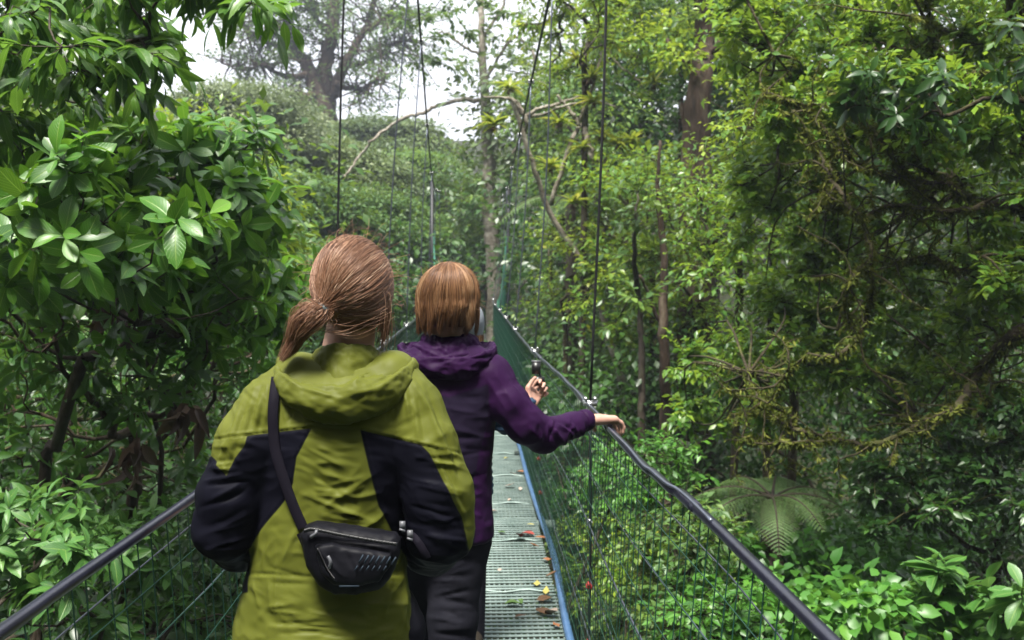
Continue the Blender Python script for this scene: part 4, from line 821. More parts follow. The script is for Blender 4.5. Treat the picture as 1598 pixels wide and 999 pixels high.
def hand_into(f, W, D, Pn, S, curl, spread=.0, scale=1.0, thumb=1, k=.004):
    """W wrist, D palm direction, Pn palm facing, S direction towards the little finger"""
    W = np.array(W, float); D = nrm(D); S = nrm(S-D*(S @ D)); Pn = nrm(Pn-D*(Pn @ D)-S*(Pn @ S)); s = scale
    K = W+D*.085*s
    for q in (-1, -.4, .2, .8, 1.0): f.cone(W+S*q*.018*s, K+S*q*.034*s, .017*s, .0125*s, .008)
    fl = [.078, .088, .082, .064]
    for i in range(4):
        P = K+S*(-.033+.0225*i)*s; d = nrm(D+S*(-.5+i/3)*spread); cc = curl[i] if hasattr(curl, '__len__') else curl; ln = fl[i]*s
        for j, (fr, r0, r1) in enumerate(((.45, .0098, .0088), (.31, .0088, .008), (.24, .008, .0068))):
            a = cc*(.8 if j == 0 else 1.1); d = nrm(d*math.cos(a)+Pn*math.sin(a)); P2 = P+d*ln*fr; f.cone(P, P2, r0*s, r1*s, k); P = P2; Pn_ = nrm(Pn-d*(Pn @ d)); Pn, Pn0 = Pn_, Pn
        Pn = nrm(np.cross(S, D)*(1 if np.cross(S, D) @ Pn0 > 0 else -1)) if False else PnBase(Pn, D, S)
    T = W+D*.025*s-S*.024*s; d1 = nrm(D*.6-S*.75+Pn*.35); T2 = T+d1*.038*s; d2 = nrm(D*.85-S*.25*thumb+Pn*.6); T3 = T2+d2*.030*s; T4 = T3+nrm(d2+Pn*.3)*.024*s
    f.cone(T, T2, .016*s, .0115*s, .006); f.cone(T2, T3, .0112*s, .0098*s, k); f.cone(T3, T4, .0098*s, .0082*s, k)
def PnBase(Pn, D, S):
    c = nrm(np.cross(D, S)); return c if c @ _PN[0] > 0 else -c
_PN = [np.array([0, 0, -1.0])]
def legs_into(f, L, extra=0.0, foot=True, k=.03):
    for hip, knee, ank in L:
        f.cone(hip, knee, .082+extra, .056+extra, k, (1, 1.05, 1)); f.cone(knee, ank, .056+extra, .038+extra*1.6, k)
        if foot: f.cone([ank[0], ank[1]-.03, .055], [ank[0]+.01, ank[1]+.15, .045], .036, .030, .03)
def shoes(L, parent):
    for hip, knee, ank in L:
        b = Field([ank[0]-.09, ank[1]-.12, -.01], [ank[0]+.1, ank[1]+.26, .2], .006); b.cone([ank[0], ank[1]-.035, .07], [ank[0]+.012, ank[1]+.16, .055], .048, .042, .03); b.cone([ank[0], ank[1]-.01, .07], [ank[0], ank[1]-.01, .13], .046, .048, .03)
        sl, x, y, z = b._sub([-9]*3, [9]*3); b.F[:] = np.maximum(b.F, .014-z); V, Q = b.mesh(); mesh_np('shoe', V, Q, M_SHOE, parent)
def folds(V, Nn, strokes, facing=True):
    """press sewn folds and creases into cloth: (x0, y0, x1, y1, width, height mm) over the side that faces back"""
    px, py = to_px(V); D = np.zeros(len(V)); fc = np.clip(-Nn[:, 1]*1.5+.35, 0, 1) if facing else 1
    for x0, y0, x1, y1, w_, h in strokes:
        d, t = seg_d(px, py, (x0, y0), (x1, y1)); D += h*.001*(.45*np.exp(-(d/w_)**2)+.75*np.exp(-d/(w_*.55)))*np.sin(np.pi*np.clip(t*.94+.03, 0, 1))**.6
    return D*fc
def hair_strands(paths, r=.0009, parent=None, mat=None, name='hair', tone=None):
    """paths (n, k, 3)"""
    P = np.asarray(paths); n, k, _ = P.shape; T = nrm(np.gradient(P, axis=1)); A = nrm(np.cross(T, rng.normal(size=(n, 1, 3)))); B = np.cross(T, A); a = np.arange(3)*2.094
    tp = np.ones(k); tp[-3:] = [.8, .6, .25]; rr = r*rng.uniform(.6, 1.3, (n, 1, 1, 1))*tp[None, :, None, None]
    V = P[:, :, None]+rr*(np.cos(a)[None, None, :, None]*A[:, :, None]+np.sin(a)[None, None, :, None]*B[:, :, None])
    s = np.arange(n)[:, None, None]*k*3; i = np.arange(k-1)[None, :, None]*3; j = np.arange(3)[None, None]; j2 = (j+1) % 3
    Q = np.stack([s+i+j, s+i+j2, s+i+3+j2, s+i+3+j], -1).reshape(-1, 4); return mesh_np(name, V.reshape(-1, 3), Q, mat, parent, True, {'rnd': np.repeat(np.clip(rng.beta(1.2, 1.4, n)*.75+(.12 if tone is None else .25*tone+.12), 0, 1), k*3)})
def ell_pt(d, c, rad): return c+d*rad
def slerp(a, b, t):
    w_ = np.arccos(np.clip(np.sum(a*b, -1), -.9999, .9999))[:, None, None]; t = t[None, :, None]; return (np.sin((1-t)*w_)*a[:, None]+np.sin(t*w_)*b[:, None])/np.sin(w_)
def px3(L, Y): return [tuple(at(x, y, Y+dy))+(r,) for x, y, dy, r in L]
def zx(px, py, Y): p = at(px, py, Y); return p[2], p[0]
def torso_tab(rows, Y):
    out = []
    for py, cpx, w_, d_, dy in rows: z, x = zx(cpx, py, Y); out.append((z, x, Y+dy, w_, d_))
    return out
def hood_mesh(c, prof, name, parent, mat, seed, folds_px=(), res=(150, 64), wob=.006, attr=None):
    """a hood lying open round the neck: profile rings swept round the neck; prof(phi) -> list of (radius, z)"""
    nph, nt_ = res; V = np.zeros((nph, nt_, 3)); ph = np.linspace(0, 2*np.pi, nph, endpoint=False)
    for i, p in enumerate(ph):
        q = spline(np.array(prof(p)), nt_); x = np.cos(p)*q[:, 0]*q[:, 2]; y = np.sin(p)*q[:, 0]; V[i] = np.stack([c[0]+x, c[1]+y, c[2]+q[:, 1]], -1)
    I = (np.arange(nph)[:, None]*nt_+np.arange(nt_-1)[None]).ravel(); J = (((np.arange(nph)+1) % nph)[:, None]*nt_+np.arange(nt_-1)[None]).ravel(); Q = np.stack([I, I+1, J+1, J], -1); V = V.reshape(-1, 3)
    Nn = vnormals(V, Q); s_ = V-c; D = wob*fbm(V*np.array([22, 22, 34])+seed, 3, seed)+.45*wob*np.abs(fbm(V*np.array([60, 60, 75]), 2, seed+5)); V = V+Nn*D[:, None]
    if len(folds_px): V = V+Nn*folds(V, Nn*0+[0, -1, 0], folds_px)[:, None]
    o = mesh_np(name, V, Q, mat, parent, True, {'panel': np.full(len(V), 9.0)}); return o
# ================================================================== walker in green
def woman_green():
    global rng; rng = np.random.default_rng(600); Y = 2.1
    H = at(551, 450, 2.12); root = empty('person', (H[0]-.04, 2.12, .02), 'person in a lime green and black rain jacket, auburn hair in a low ponytail', 'person')
    tab = torso_tab([(556, 541, .062, .060, .02), (575, 540, .085, .07, .01), (596, 536, .125, .088, 0), (622, 532, .160, .105, 0), (655, 529, .178, .116, 0), (700, 524, .172, .122, 0), (780, 517, .158, .122, 0), (850, 512, .160, .125, 0), (900, 510, .170, .132, 0), (960, 508, .186, .145, 0), (1015, 506, .194, .15, 0), (1085, 506, .198, .152, 0)], Y)
    larm = px3([(424, 634, 0, .062), (392, 690, -.02, .068), (362, 770, -.03, .066), (352, 825, -.02, .064), (372, 850, .10, .055), (420, 838, .30, .045)], 2.08)
    rarm = px3([(642, 634, 0, .060), (662, 690, -.02, .066), (684, 770, -.03, .070), (688, 828, -.02, .068), (672, 856, .10, .058), (618, 838, .30, .045)], 2.08)
    legs = [((H[0]-.13, 2.12, .84), (H[0]-.13, 2.16, .47), (H[0]-.13, 2.10, .09)), ((H[0]+.05, 2.12, .84), (H[0]+.05, 2.30, .47), (H[0]+.06, 2.34, .09))]
    # body
    f = Field([-.75, 1.8, -.01], [.2, 2.75, 1.75], .0055); f.torso([(t[0], t[1], t[2], t[3]*.8, t[4]*.8) for t in tab[1:]], .02); head_into(f, H, .086); f.cone(H+[0, -.008, -.06], at(541, 560, 2.13), .050, .056, .02)
    for A in (larm, rarm): f.chain([(p[0], p[1], p[2], p[3]*.62) for p in A], .01)
    legs_into(f, legs)
    for A, sgn in ((larm, 1), (rarm, -1)):
        W = np.array(A[-1][:3]); _PN[0] = np.array([0, 0, 1.0]); hand_into(f, W+[.0, .02, 0], np.array([.25*sgn, .9, .2]), np.array([0, 0, 1.0]), np.array([-sgn*1.0, 0, 0]), .5, k=.004)
    V, Q = f.mesh(); V = smooth_mesh(V, Q, 1); mesh_np('body', V, Q, SKIN, root)
    # trousers
    g = Field([-.7, 1.85, .04], [.1, 2.7, 1.0], .007); g.torso([(.93, H[0]-.04, 2.13, .15, .105), (.80, H[0]-.04, 2.13, .16, .115), (.76, H[0]-.04, 2.13, .12, .09)], .03); legs_into(g, legs, .014, False)
    V, Q = g.mesh(); Nn = vnormals(V, Q); V = V+Nn*(.004*fbm(V*[9, 9, 22], 3, 3))[:, None]; mesh_np('trousers', V, Q, M_DARKT, root); shoes(legs, root)
    # jacket
    j = Field([-.72, 1.75, .70], [.12, 2.7, 1.50], .0036); j.torso(tab, .02, 2.25); j.chain(larm, .016); j.chain(rarm, .016); j.cone(at(470, 592, 2.1), at(424, 640, 2.08), .058, .062, .03); j.cone(at(610, 590, 2.1), at(642, 640, 2.08), .058, .060, .03)
    for A in (larm, rarm): j.cone(A[-1][:3], np.array(A[-1][:3])+[.0, .03, 0], .030, .030, .01, cut=True)
    V, Q = j.mesh(); V = smooth_mesh(V, Q, 2); Nn = vnormals(V, Q); px, py = to_px(V)
    back = np.clip(-Nn[:, 1]*1.6+.3, 0, 1)
    st = []
    # yoke: gathers fanning down from the hood and out along the shoulders
    for k in range(30): a = rng.uniform(455, 640); b = a+(a-540)*rng.uniform(.05, .3)+rng.normal(0, 6); st.append((a, rng.uniform(602, 628), b, rng.uniform(640, 668), rng.uniform(2.2, 5), rng.uniform(.9, 2.6)*rng.choice([1, 1, -1])))
    for (x0, y0, x1, y1) in [(400, 598, 372, 690), (388, 610, 350, 700), (408, 612, 396, 672), (418, 600, 412, 668), (436, 596, 446, 660), (378, 640, 348, 735), (640, 590, 668, 640), (655, 600, 690, 690), (668, 640, 700, 720), (642, 610, 655, 690), (630, 600, 640, 660), (684, 660, 708, 745), (672, 700, 720, 800), (352, 690, 338, 738)]: st += [(x0, y0, x1, y1, 5.5, 4.2), (x0+9, y0+2, x1+8, y1, 4, -2.8)]
    # middle panel: sagging curved folds between the dark panels
    for k in range(11):
        y = rng.uniform(688, 835); k = (y-690)/10; x0 = 482+rng.uniform(-6, 18)+k*1.0; x1 = 560+rng.uniform(-25, 22)+k*2; s_ = rng.uniform(8, 26); w_ = rng.uniform(2.8, 6.5); h = rng.uniform(1.6, 3.8); xm = x0+(x1-x0)*rng.uniform(.2, .85); s_ *= rng.uniform(-.2, 1); st += [(x0, y-s_*.2, xm, y+s_*.5, w_, h), (xm, y+s_*.5, x1, y-s_*.9, w_, h*rng.uniform(.3, 1))]
    for (x0, y0, x1, y1, w_, h) in [(470, 770, 585, 815, 5, 4), (485, 740, 560, 790, 5, -3), (500, 795, 590, 735, 6, 4), (480, 700, 540, 730, 6, 4), (470, 812, 440, 880, 6, 3.5), (430, 850, 432, 999, 4, 2.4), (560, 830, 600, 800, 6, 4)]: st.append((x0, y0, x1, y1, w_, h))
    # skirt: level drag folds from the waist cord
    for k in range(32):
        y = rng.uniform(862, 1010); x0 = rng.uniform(385, 560); ln = rng.uniform(40, 110); st.append((x0, y, x0+ln, y+rng.normal(0, 7), rng.uniform(2.5, 6), rng.uniform(1.2, 3.2)*rng.choice([1, 1, -1])))
    st += [(385, 895, 470, 900, 3.5, -3.5), (470, 900, 560, 902, 3.5, -3), (560, 902, 640, 896, 3.5, -3.5), (395, 908, 405, 950, 6, 4), (420, 905, 424, 960, 5, 3), (610, 905, 600, 960, 6, 4), (633, 905, 634, 980, 5, 3)]
    # sleeves
    for (ax, bx, sg) in ((312, 398, 1), (640, 735, -1)):
        for k in range(17):
            y = 700+k*10.5+rng.normal(0, 3); x0 = rng.uniform(ax, ax+30); x1 = rng.uniform(bx-34, bx); y += rng.normal(0, 8); st.append((x0, y+sg*rng.uniform(-5, 22), x1, y-sg*rng.uniform(-5, 18), rng.uniform(3, 7), rng.uniform(2, 5)*rng.choice([1, 1, -1])))
    D = 1.15*folds(V, Nn, st)
    D += .0026*fbm(V*np.array([7, 7, 13]), 3, 11)+.0016*(1-2*np.abs(fbm(V*np.array([16, 16, 30])+fbm(V*6, 2, 4)[:, None]*1.5, 2, 21)))
    yl = [(300, 690), (385, 679), (487, 667), (562, 671), (660, 695), (740, 712)]
    for a, b in zip(yl[:-1], yl[1:]): dd, _ = seg_d(px, py, a, b); D -= .0022*np.exp(-(dd/1.6)**2)*back; dd2, _ = seg_d(px, py, (a[0], a[1]-4), (b[0], b[1]-4)); D += .0012*np.exp(-(dd2/2.2)**2)*back
    # colour blocking: signed distance to the two dark panels, in photograph pixels at this depth
    LP = [(385, 680), (487, 668), (463, 714), (457, 755), (443, 782), (416, 816), (400, 838), (389, 858), (386, 925), (280, 925), (270, 735), (322, 705), (334, 716), (353, 743), (366, 716), (382, 694)]
    RP = [(562, 671), (657, 694), (670, 707), (697, 762), (721, 809), (730, 846), (735, 880), (715, 925), (643, 925), (634, 870), (621, 850), (609, 826), (590, 789), (575, 728)]
    pn = np.minimum(poly_sd(px, py, LP), poly_sd(px, py, RP)); pn = np.where((py > 812) & (px > 395) & (px < 645) & (V[:, 1] < 2.1), np.maximum(pn, 3)*1.0, pn) if False else pn
    D -= .0011*np.exp(-(pn/2.2)**2); D += .0009*np.exp(-((pn+5)/2.5)**2); V = V+Nn*D[:, None]
    rj = mesh_np('jacket', V, Q, M_GREEN, root, True, {'panel': pn})
    # hood
    hc = at(541, 566, 2.115)
    def prof(p):
        b = max(0, -math.sin(p)); fr = max(0, math.sin(p)); c = math.cos(p); q = b**1.3; m = 1-q
        W = lambda back, side: back*q+side*m
        return [(.052, W(.030, .022)+.012*fr, 1), (.060, W(.047, .030)+.012*fr, 1), (.070, W(.030, .018), 1.02), (.080, W(-.008, -.004), 1.05), (W(.100, .094), W(-.066, -.022), 1.07), (W(.118, .106), W(-.070, -.022)-.004*fr, 1.08), (W(.138, .120), W(-.034, -.002)+.010*c*q, 1.08),
                (W(.154, .130)-.01*fr, W(-.030, .006)+.012*c*q, 1.08), (W(.168, .136)-.012*fr, W(-.048, -.012)+.010*c*q, 1.08), (W(.170, .130)-.012*fr, W(-.078, -.036), 1.06), (W(.146, .108), W(-.106, -.054), 1.03), (W(.100, .09), W(-.110, -.058), 1.0)]
    hs = [(432, 580, 470, 606, 4, 5), (470, 606, 530, 622, 4, 5), (530, 622, 590, 606, 4, 4.5), (590, 606, 636, 572, 4, 5), (560, 590, 610, 570, 5, 7), (575, 604, 620, 580, 4, -4), (600, 560, 630, 562, 4, 5), (545, 600, 580, 578, 4, 4), (450, 590, 500, 600, 3, -3), (462, 548, 492, 541, 4, 4), (590, 545, 622, 560, 4, -4)]
    hd = hood_mesh(hc, prof, 'hood', rj, M_GREEN, 31, hs, wob=.006, res=(220, 90))
    # hair
    rad = np.array([.082, .098, .098]); c = H+[0, -.004, .007]; tie = at(501, 485, 2.03); n = 9500
    sc = Field(c-.16, c+.16, .005); sc.cone(c, c+[0, .001, 0], .0965, .0965, .01, (.80, 1.0, 1.05)); sc.cone(at(520, 470, 2.06), tie+[.012, .01, 0], .028, .018, .03); Vs, Qs = sc.mesh(); keep = ~((Vs[Qs].mean(1)[:, 1] > c[1]+.045) & (Vs[Qs].mean(1)[:, 2] < c[2]+.03)); keep &= ~(Vs[Qs].mean(1)[:, 2] < c[2]-.088)
    Qs = Qs[keep]; scalp = mesh_np('hair', Vs, Qs, M_HAIR1, root, True, {'rnd': np.full(len(Vs), .12)})
    S = nrm(rng.normal(size=(n*2, 3))*[1, 1, 1]); ok = (S[:, 2] > -.55) & ~((S[:, 1] > .45) & (S[:, 2] < .45)); S = S[ok][:n]; n = len(S)
    E = nrm((tie-c)/rad+rng.normal(0, .05, (n, 3))); t = np.linspace(0, 1, 16); Pth = slerp(S, E, t); rr = 1+.012+.03*rng.random((n, 1, 1))+.015*np.sin(np.pi*t)[None, :, None]
    sag = .10*np.sin(np.pi*t)[None, :]*np.clip((S[:, 0:1]+.4), 0, 1.4)*.5; Pth[..., 2] -= sag*.6; Pth = nrm(Pth); Pth = Pth*(1-.10*np.maximum(0, t-.8)[None, :, None]); clump = fbm(S*7, 2, 9)[:, None]*np.sin(np.pi*t)[None]*.035; Pth[..., 2] += clump; W = c+Pth*rad*rr
    tend = tie+rng.normal(0, .007, (n, 3)); wt = np.clip((t-.72)/.28, 0, 1)**1.5; W = W*(1-wt)[None, :, None]+tend[:, None]*wt[None, :, None]
    W += rng.normal(0, .0011, (n, 1, 3))*np.sin(np.pi*t)[None, :, None]+.0018*np.sin(t*11+rng.random((n, 1))*6)[..., None]*rng.normal(0, .6, (n, 1, 3)); hair_strands(W, .00045, scalp, M_HAIR1, 'strands', fbm(S*9, 2, 19))
    # ponytail and loose wisps
    m = 2600; C0 = spline(np.array([tie, at(489, 490, 2.02), at(477, 502, 2.02), at(467, 516, 2.025), at(460, 533, 2.035), at(453, 550, 2.05)]), 14); wv = np.array([.009, .020, .027, .029, .029, .027, .025, .022, .019, .017, .015, .013, .011, .009]); wv = np.interp(np.linspace(0, 13, 14), np.arange(14), wv)
    u = rng.normal(0, .42, (m, 1, 3)); P = C0[None]+u*wv[None, :, None]*[1, .8, .8]+.002*np.sin(np.linspace(0, 7, 14)[None, :, None]+rng.random((m, 1, 3))*6)
    P[:, 10:] = P[:, 10:]+(rng.random((m, 1, 1))-.6)*np.linspace(0, .025, 4)[None, :, None]; hair_strands(P, .0005, scalp, M_HAIR1, 'ponytail', fbm(u[:, 0]*2.5, 2, 4))
    m = 150; a = rng.uniform(-.5, 3.6, m); d = nrm(np.stack([np.cos(a), rng.normal(-.1, .35, m), np.sin(a)], -1)); st_ = c+d*rad*1.03; tt = np.linspace(0, 1, 10); dirn = nrm(d*rng.uniform(.3, .9, (m, 1))+rng.normal(0, .6, (m, 3))+[.45, 0, -.3]); ln = rng.uniform(.018, .05, m)
    P = st_[:, None]+dirn[:, None]*(ln[:, None]*tt[None])[..., None]+d[:, None]*(.012*np.sin(tt*3)[None, :, None])+rng.normal(0, .010, (m, 1, 3))*(tt**2)[None, :, None]; hair_strands(P, .00030, scalp, M_HAIR1, 'loose_strands')
    m = 130; x0 = c+np.array([.045, -.055, -.055])+rng.normal(0, 1, (m, 3))*[.022, .012, .016]; P = x0[:, None]+np.stack([-.10*tt, -.012*np.sin(tt*3), -.016*np.sin(tt*3.1)-.005*tt], -1)[None]+rng.normal(0, .004, (m, 1, 3)); hair_strands(P, .0004, scalp, M_HAIR1, 'nape_strands')
    m = 220; x0 = c+np.array([.066, -.012, -.02])+rng.normal(0, 1, (m, 3))*[.006, .018, .02]; P = x0[:, None]+np.stack([.004*np.sin(tt*4), .0*tt, -.085*tt], -1)[None]+rng.normal(0, .005, (m, 1, 3))*tt[None, :, None]; hair_strands(P, .0006, scalp, M_HAIR1, 'side_strands')
    b = MB(); dv = nrm(np.array(at(484, 494, 2.0))-tie); A = nrm(np.cross(dv, UP)); B = np.cross(dv, A)
    for q in range(3): ang = np.linspace(0, 6.3, 22); b.tube(tie+dv*(.004*q-.003)+.0145*(np.cos(ang)[:, None]*A+np.sin(ang)[:, None]*B)+rng.normal(0, .0006, (22, 3)), .0038, 7)
    b.build('hair_band', M_TIE, scalp)
    # glasses cord end behind the right ear
    g = MB(); g.tube(spline([c+[.074, .06, .0], c+[.078, .01, -.005], c+[.068, -.028, -.03], c+[.066, -.030, -.085]], 14), .0016, 5); g.build('glasses_cord', M_BLK, root)
    return j, c
# ================================================================== the pouch
def pouch(j):
    global rng; rng = np.random.default_rng(620); P0 = at(545, 868, 1.93); root = empty('waist_pouch', P0, 'black zipped waist pouch slung diagonally across the back of the green jacket', 'bag')
    out = [(470, 832), (478, 819), (494, 814), (560, 822), (618, 832), (625, 842), (623, 868), (611, 898), (592, 917), (560, 925), (524, 923), (497, 909), (479, 882)]
    def slab(poly, yb, t, r, name, mat, parent, h=.0035, bulge=.0, dent=()):
        W = np.array([at(x, y, yb) for x, y in poly]); f = Field([W[:, 0].min()-.03, yb-t-.05, W[:, 2].min()-.03], [W[:, 0].max()+.03, yb+t+.04, W[:, 2].max()+.03], h); sl, x, y, z = f._sub([-9]*3, [9]*3)
        d2 = poly_sd((x+0*z)[:, 0, :], (z+0*x)[:, 0, :], [(w_[0], w_[2]) for w_ in W])[:, None, :]; cx, cz = W[:, 0].mean(), W[:, 2].mean(); tt = t+bulge*np.exp(-((x-cx)**2/.05**2+(z-cz)**2/.03**2)); dy = np.abs(y-yb)-tt
        f.F[:] = np.sqrt(np.maximum(d2+r, 0)**2+np.maximum(dy+r, 0)**2)-r+np.minimum(np.maximum(d2+r, dy+r), 0); V, Q = f.mesh(); V = smooth_mesh(V, Q, 2); Nn = vnormals(V, Q); D = .0022*fbm(V*28, 3, 8)+.0012*np.abs(fbm(V*70, 2, 3))
        if dent: D = D+folds(V, Nn, dent)
        V = V+Nn*D[:, None]; return mesh_np(name, V, Q, mat, parent)
    slab(out, 1.945, .034, .026, 'pouch_body', M_BAG, root, bulge=.012, dent=[(480, 840, 620, 852, 2.5, -3), (490, 870, 600, 880, 4, 2.5), (560, 890, 610, 870, 4, 3)])
    pk = slab([(492, 850), (520, 846), (612, 862), (609, 884), (592, 905), (556, 914), (522, 911), (502, 893)], 1.912, .016, .013, 'front_pocket', M_BAG, root, bulge=.006, dent=[(500, 860, 535, 900, 3, 3), (540, 862, 560, 905, 3, -2.5), (580, 865, 596, 900, 4, 2.5)])
    def onbag(x, y, off): return at(x, y, 1.905-off)
    for nm, pts, o in (('zip', [(476, 828), (490, 826), (530, 834), (580, 843), (620, 849)], .003), ('zip', [(496, 858), (503, 872), (512, 890), (522, 904)], .010)):
        z_ = MB(); Z = spline([onbag(x, y, o) for x, y in pts], 60); z_.tube(Z, .0032, 6)
        for q in Z[::2]: z_.box(q+[0, -.002, 0], [.0012, .0016, .0034])
        z_.build(nm, M_BLK, root, smooth=False)
    for (x, y, x1, y1) in ((494, 828, 485, 838), (512, 868, 514, 886)):
        z_ = MB(); z_.tube(spline([onbag(x, y, .012), onbag((x+x1)/2+3, (y+y1)/2, .016), onbag(x1, y1, .012)], 8), .0036, 6); z_.build('zip_pull', M_SIL, root)
    for k in range(7):
        p = MB(); x = 560+k*8.5; a, b = onbag(x, 879+k*.4, .019), onbag(x+7, 866+k*.6, .019); p.tube([a, b], .0018, 4); p.build('reflective_print', M_PRINT, pk)
    for k in range(6):
        p = MB(); x = 553+k*9; a, b = onbag(x, 891, .019), onbag(x+5, 883, .019); p.tube([a, b], .0013, 4); p.build('reflective_print', M_PRINT, pk)
    p = MB(); p.box(onbag(545, 915, .010), [.019, .0012, .0016]); p.build('embroidered_label', M_PRINT, root)
    # shoulder strap lies on the jacket
    def strap(pts, nm, w_, lift=.004):
        L = spline([(at(x, y, 2.02)[0], at(x, y, 2.02)[2]) for x, y in pts], 46); P = []
        for x, z in L:
            y = j.surf_y(x, z)
            if y is None: y = 2.0
            d = (y)/2.02; xx = x*d; zz = 1.6+(z-1.6)*d; y2 = j.surf_y(xx, zz) or y; P.append([xx, y2-lift-.004, zz])
        P = np.array(P)
        for _ in range(4): P[1:-1] = (P[:-2]+2*P[1:-1]+P[2:])/4
        s_ = MB(); T = np.gradient(P, axis=0); s_.ribbon(P, np.cross(T, [0, 1, 0]), w_, .0022); s_.build(nm, M_STRAP, root)
    strap([(433, 588), (430, 610), (427, 650), (431, 700), (444, 745), (458, 785), (474, 822)], 'strap', .0105); strap([(472, 828), (482, 850)], 'strap', .010, .01)
    strap([(620, 842), (636, 832), (650, 840), (668, 868)], 'strap', .008, .006)
    for x, y in ((628, 820), (640, 834)): b = MB(); b.box(at(x, y, 1.935), [.0055, .0035, .008]); b.tube([at(x-5, y+6, 1.93), at(x+4, y+9, 1.93)], .0025, 6); b.build('buckle', M_SIL, root)
# ================================================================== walker in purple
def woman_purple():
    global rng; rng = np.random.default_rng(700); Y = 3.05; H = at(699, 468, 3.06); root = empty('person', (H[0]-.03, Y, .02), 'person in a purple hooded jacket with a ginger bob, right hand on the rail', 'person')
    tab = torso_tab([(530, 699, .062, .058, .02), (545, 698, .09, .07, .01), (562, 696, .135, .085, 0), (590, 694, .165, .100, 0), (630, 692, .165, .112, 0), (700, 690, .155, .115, 0), (770, 690, .152, .115, 0), (825, 690, .160, .120, 0), (842, 690, .162, .122, 0)], Y)
    rarm = px3([(766, 586, 0, .060), (792, 626, -.02, .060), (820, 662, -.02, .058), (848, 679, .02, .054)], 3.03)
    rp = on_rail(RR_, 3.25); HD = nrm([.80, .60, -.04]); HW = np.array([rp[0], rp[1], 1.134])-HD*.092; rarm += [tuple(HW-HD*.075-[0, 0, .012])+(.038,), tuple(HW-HD*.012)+(.031,)]
    larm = px3([(628, 590, 0, .058), (612, 640, 0, .055), (606, 700, .0, .052), (625, 720, .15, .045), (670, 700, .33, .036)], 3.05)
    legs = [(tuple(at(717, 845, 3.06)), tuple(at(706, 960, 3.02)), (float(at(703, 999, 3.0)[0]), 2.95, .10)), (tuple(at(664, 845, 3.06)), tuple(at(655, 950, 3.2)), (float(at(652, 999, 3.2)[0]), 3.28, .10))]
    f = Field([-.42, 2.7, -.01], [.55, 3.65, 1.75], .005); f.torso([(t[0], t[1], t[2], t[3]*.8, t[4]*.8) for t in tab[1:]], .02); head_into(f, H, .090); f.cone(H+[0, -.008, -.06], at(699, 545, 3.07), .050, .056, .02)
    for A in (larm, rarm): f.chain([(p[0], p[1], p[2], p[3]*.6) for p in A], .01)
    legs_into(f, legs)
    _PN[0] = np.array([0, 0, -1.0]); hand_into(f, HW, HD, np.array([0, 0, -1.0]), np.array([.6, -.8, 0]), [.42, .45, .5, .55], .25, .98, k=.0035)
    _PN[0] = np.array([0, 0, 1.0]); hand_into(f, np.array(larm[-1][:3]), np.array([.4, .9, .1]), np.array([0, 0, 1.0]), np.array([-1.0, .3, 0]), .5, k=.0035)
    V, Q = f.mesh(); mesh_np('body', V, Q, SKIN, root)
    g = Field([-.4, 2.75, .05], [.15, 3.5, 1.0], .006); g.torso([(.92, H[0]-.02, 3.06, .14, .105), (.82, H[0]-.02, 3.06, .15, .112), (.76, H[0]-.02, 3.06, .12, .09)], .03); legs_into(g, legs, .016, False)
    V, Q = g.mesh(); Nn = vnormals(V, Q); st = [(rng.uniform(665, 700), y+rng.normal(0, 4), rng.uniform(715, 750), y+rng.uniform(-14, 8), rng.uniform(3, 6), rng.uniform(2.5, 6)*rng.choice([1, -1])) for y in np.linspace(845, 998, 22)]
    V = V+Nn*(.003*fbm(V*[9, 9, 22], 3, 3)+folds(V, Nn, st))[:, None]; mesh_np('trousers', V, Q, M_DARKT, root); shoes(legs, root)
    j = Field([-.42, 2.7, .78], [.5, 3.62, 1.45], .0046); j.torso(tab, .02, 2.25); j.chain(rarm, .016); j.chain(larm, .016); j.cone(at(735, 566, 3.05), at(766, 590, 3.03), .058, .060, .03); j.cone(at(655, 570, 3.05), at(628, 592, 3.05), .058, .058, .03)
    for A in (rarm, larm): dd = nrm(np.array(A[-1][:3])-np.array(A[-2][:3])); j.cone(np.array(A[-1][:3])+dd*.02, np.array(A[-1][:3])+dd*.07, .027, .030, .006, cut=True)
    V, Q = j.mesh(); V = smooth_mesh(V, Q, 2); Nn = vnormals(V, Q); px, py = to_px(V); st = []
    for k in range(20): x = rng.uniform(825, 915); y = rng.uniform(655, 680); st.append((x, y, x+rng.uniform(-16, 26), y+rng.uniform(12, 34), rng.uniform(2.2, 5), rng.uniform(3, 8)*rng.choice([1, 1, -1])))
    st += [(772, 580, 812, 650, 6, 4), (790, 575, 830, 640, 5, -4), (780, 640, 820, 690, 6, 4), (760, 590, 790, 640, 5, 4), (800, 600, 850, 660, 5, 3.5), (905, 668, 912, 690, 3, 5), (915, 664, 922, 688, 3, 4)]
    for k in range(12): y = 620+k*16; st.append((rng.uniform(690, 730), y, rng.uniform(745, 770), y+rng.uniform(-14, 18), rng.uniform(3, 6), rng.uniform(2, 4)*rng.choice([1, -1])))
    D = folds(V, Nn, st)+.0025*fbm(V*np.array([9, 9, 14]), 3, 41)+.0015*(1-2*np.abs(fbm(V*22, 2, 51))); V = V+Nn*D[:, None]
    pn = poly_sd(px, py, [(640, 606), (700, 620), (762, 600), (764, 640), (750, 700), (738, 760), (742, 850), (600, 850), (610, 620)]); rj = mesh_np('jacket', V, Q, M_PURP, root, True, {'panel': np.where(V[:, 1] < 3.1, pn, 9)})
    hc = at(699, 548, 3.07)
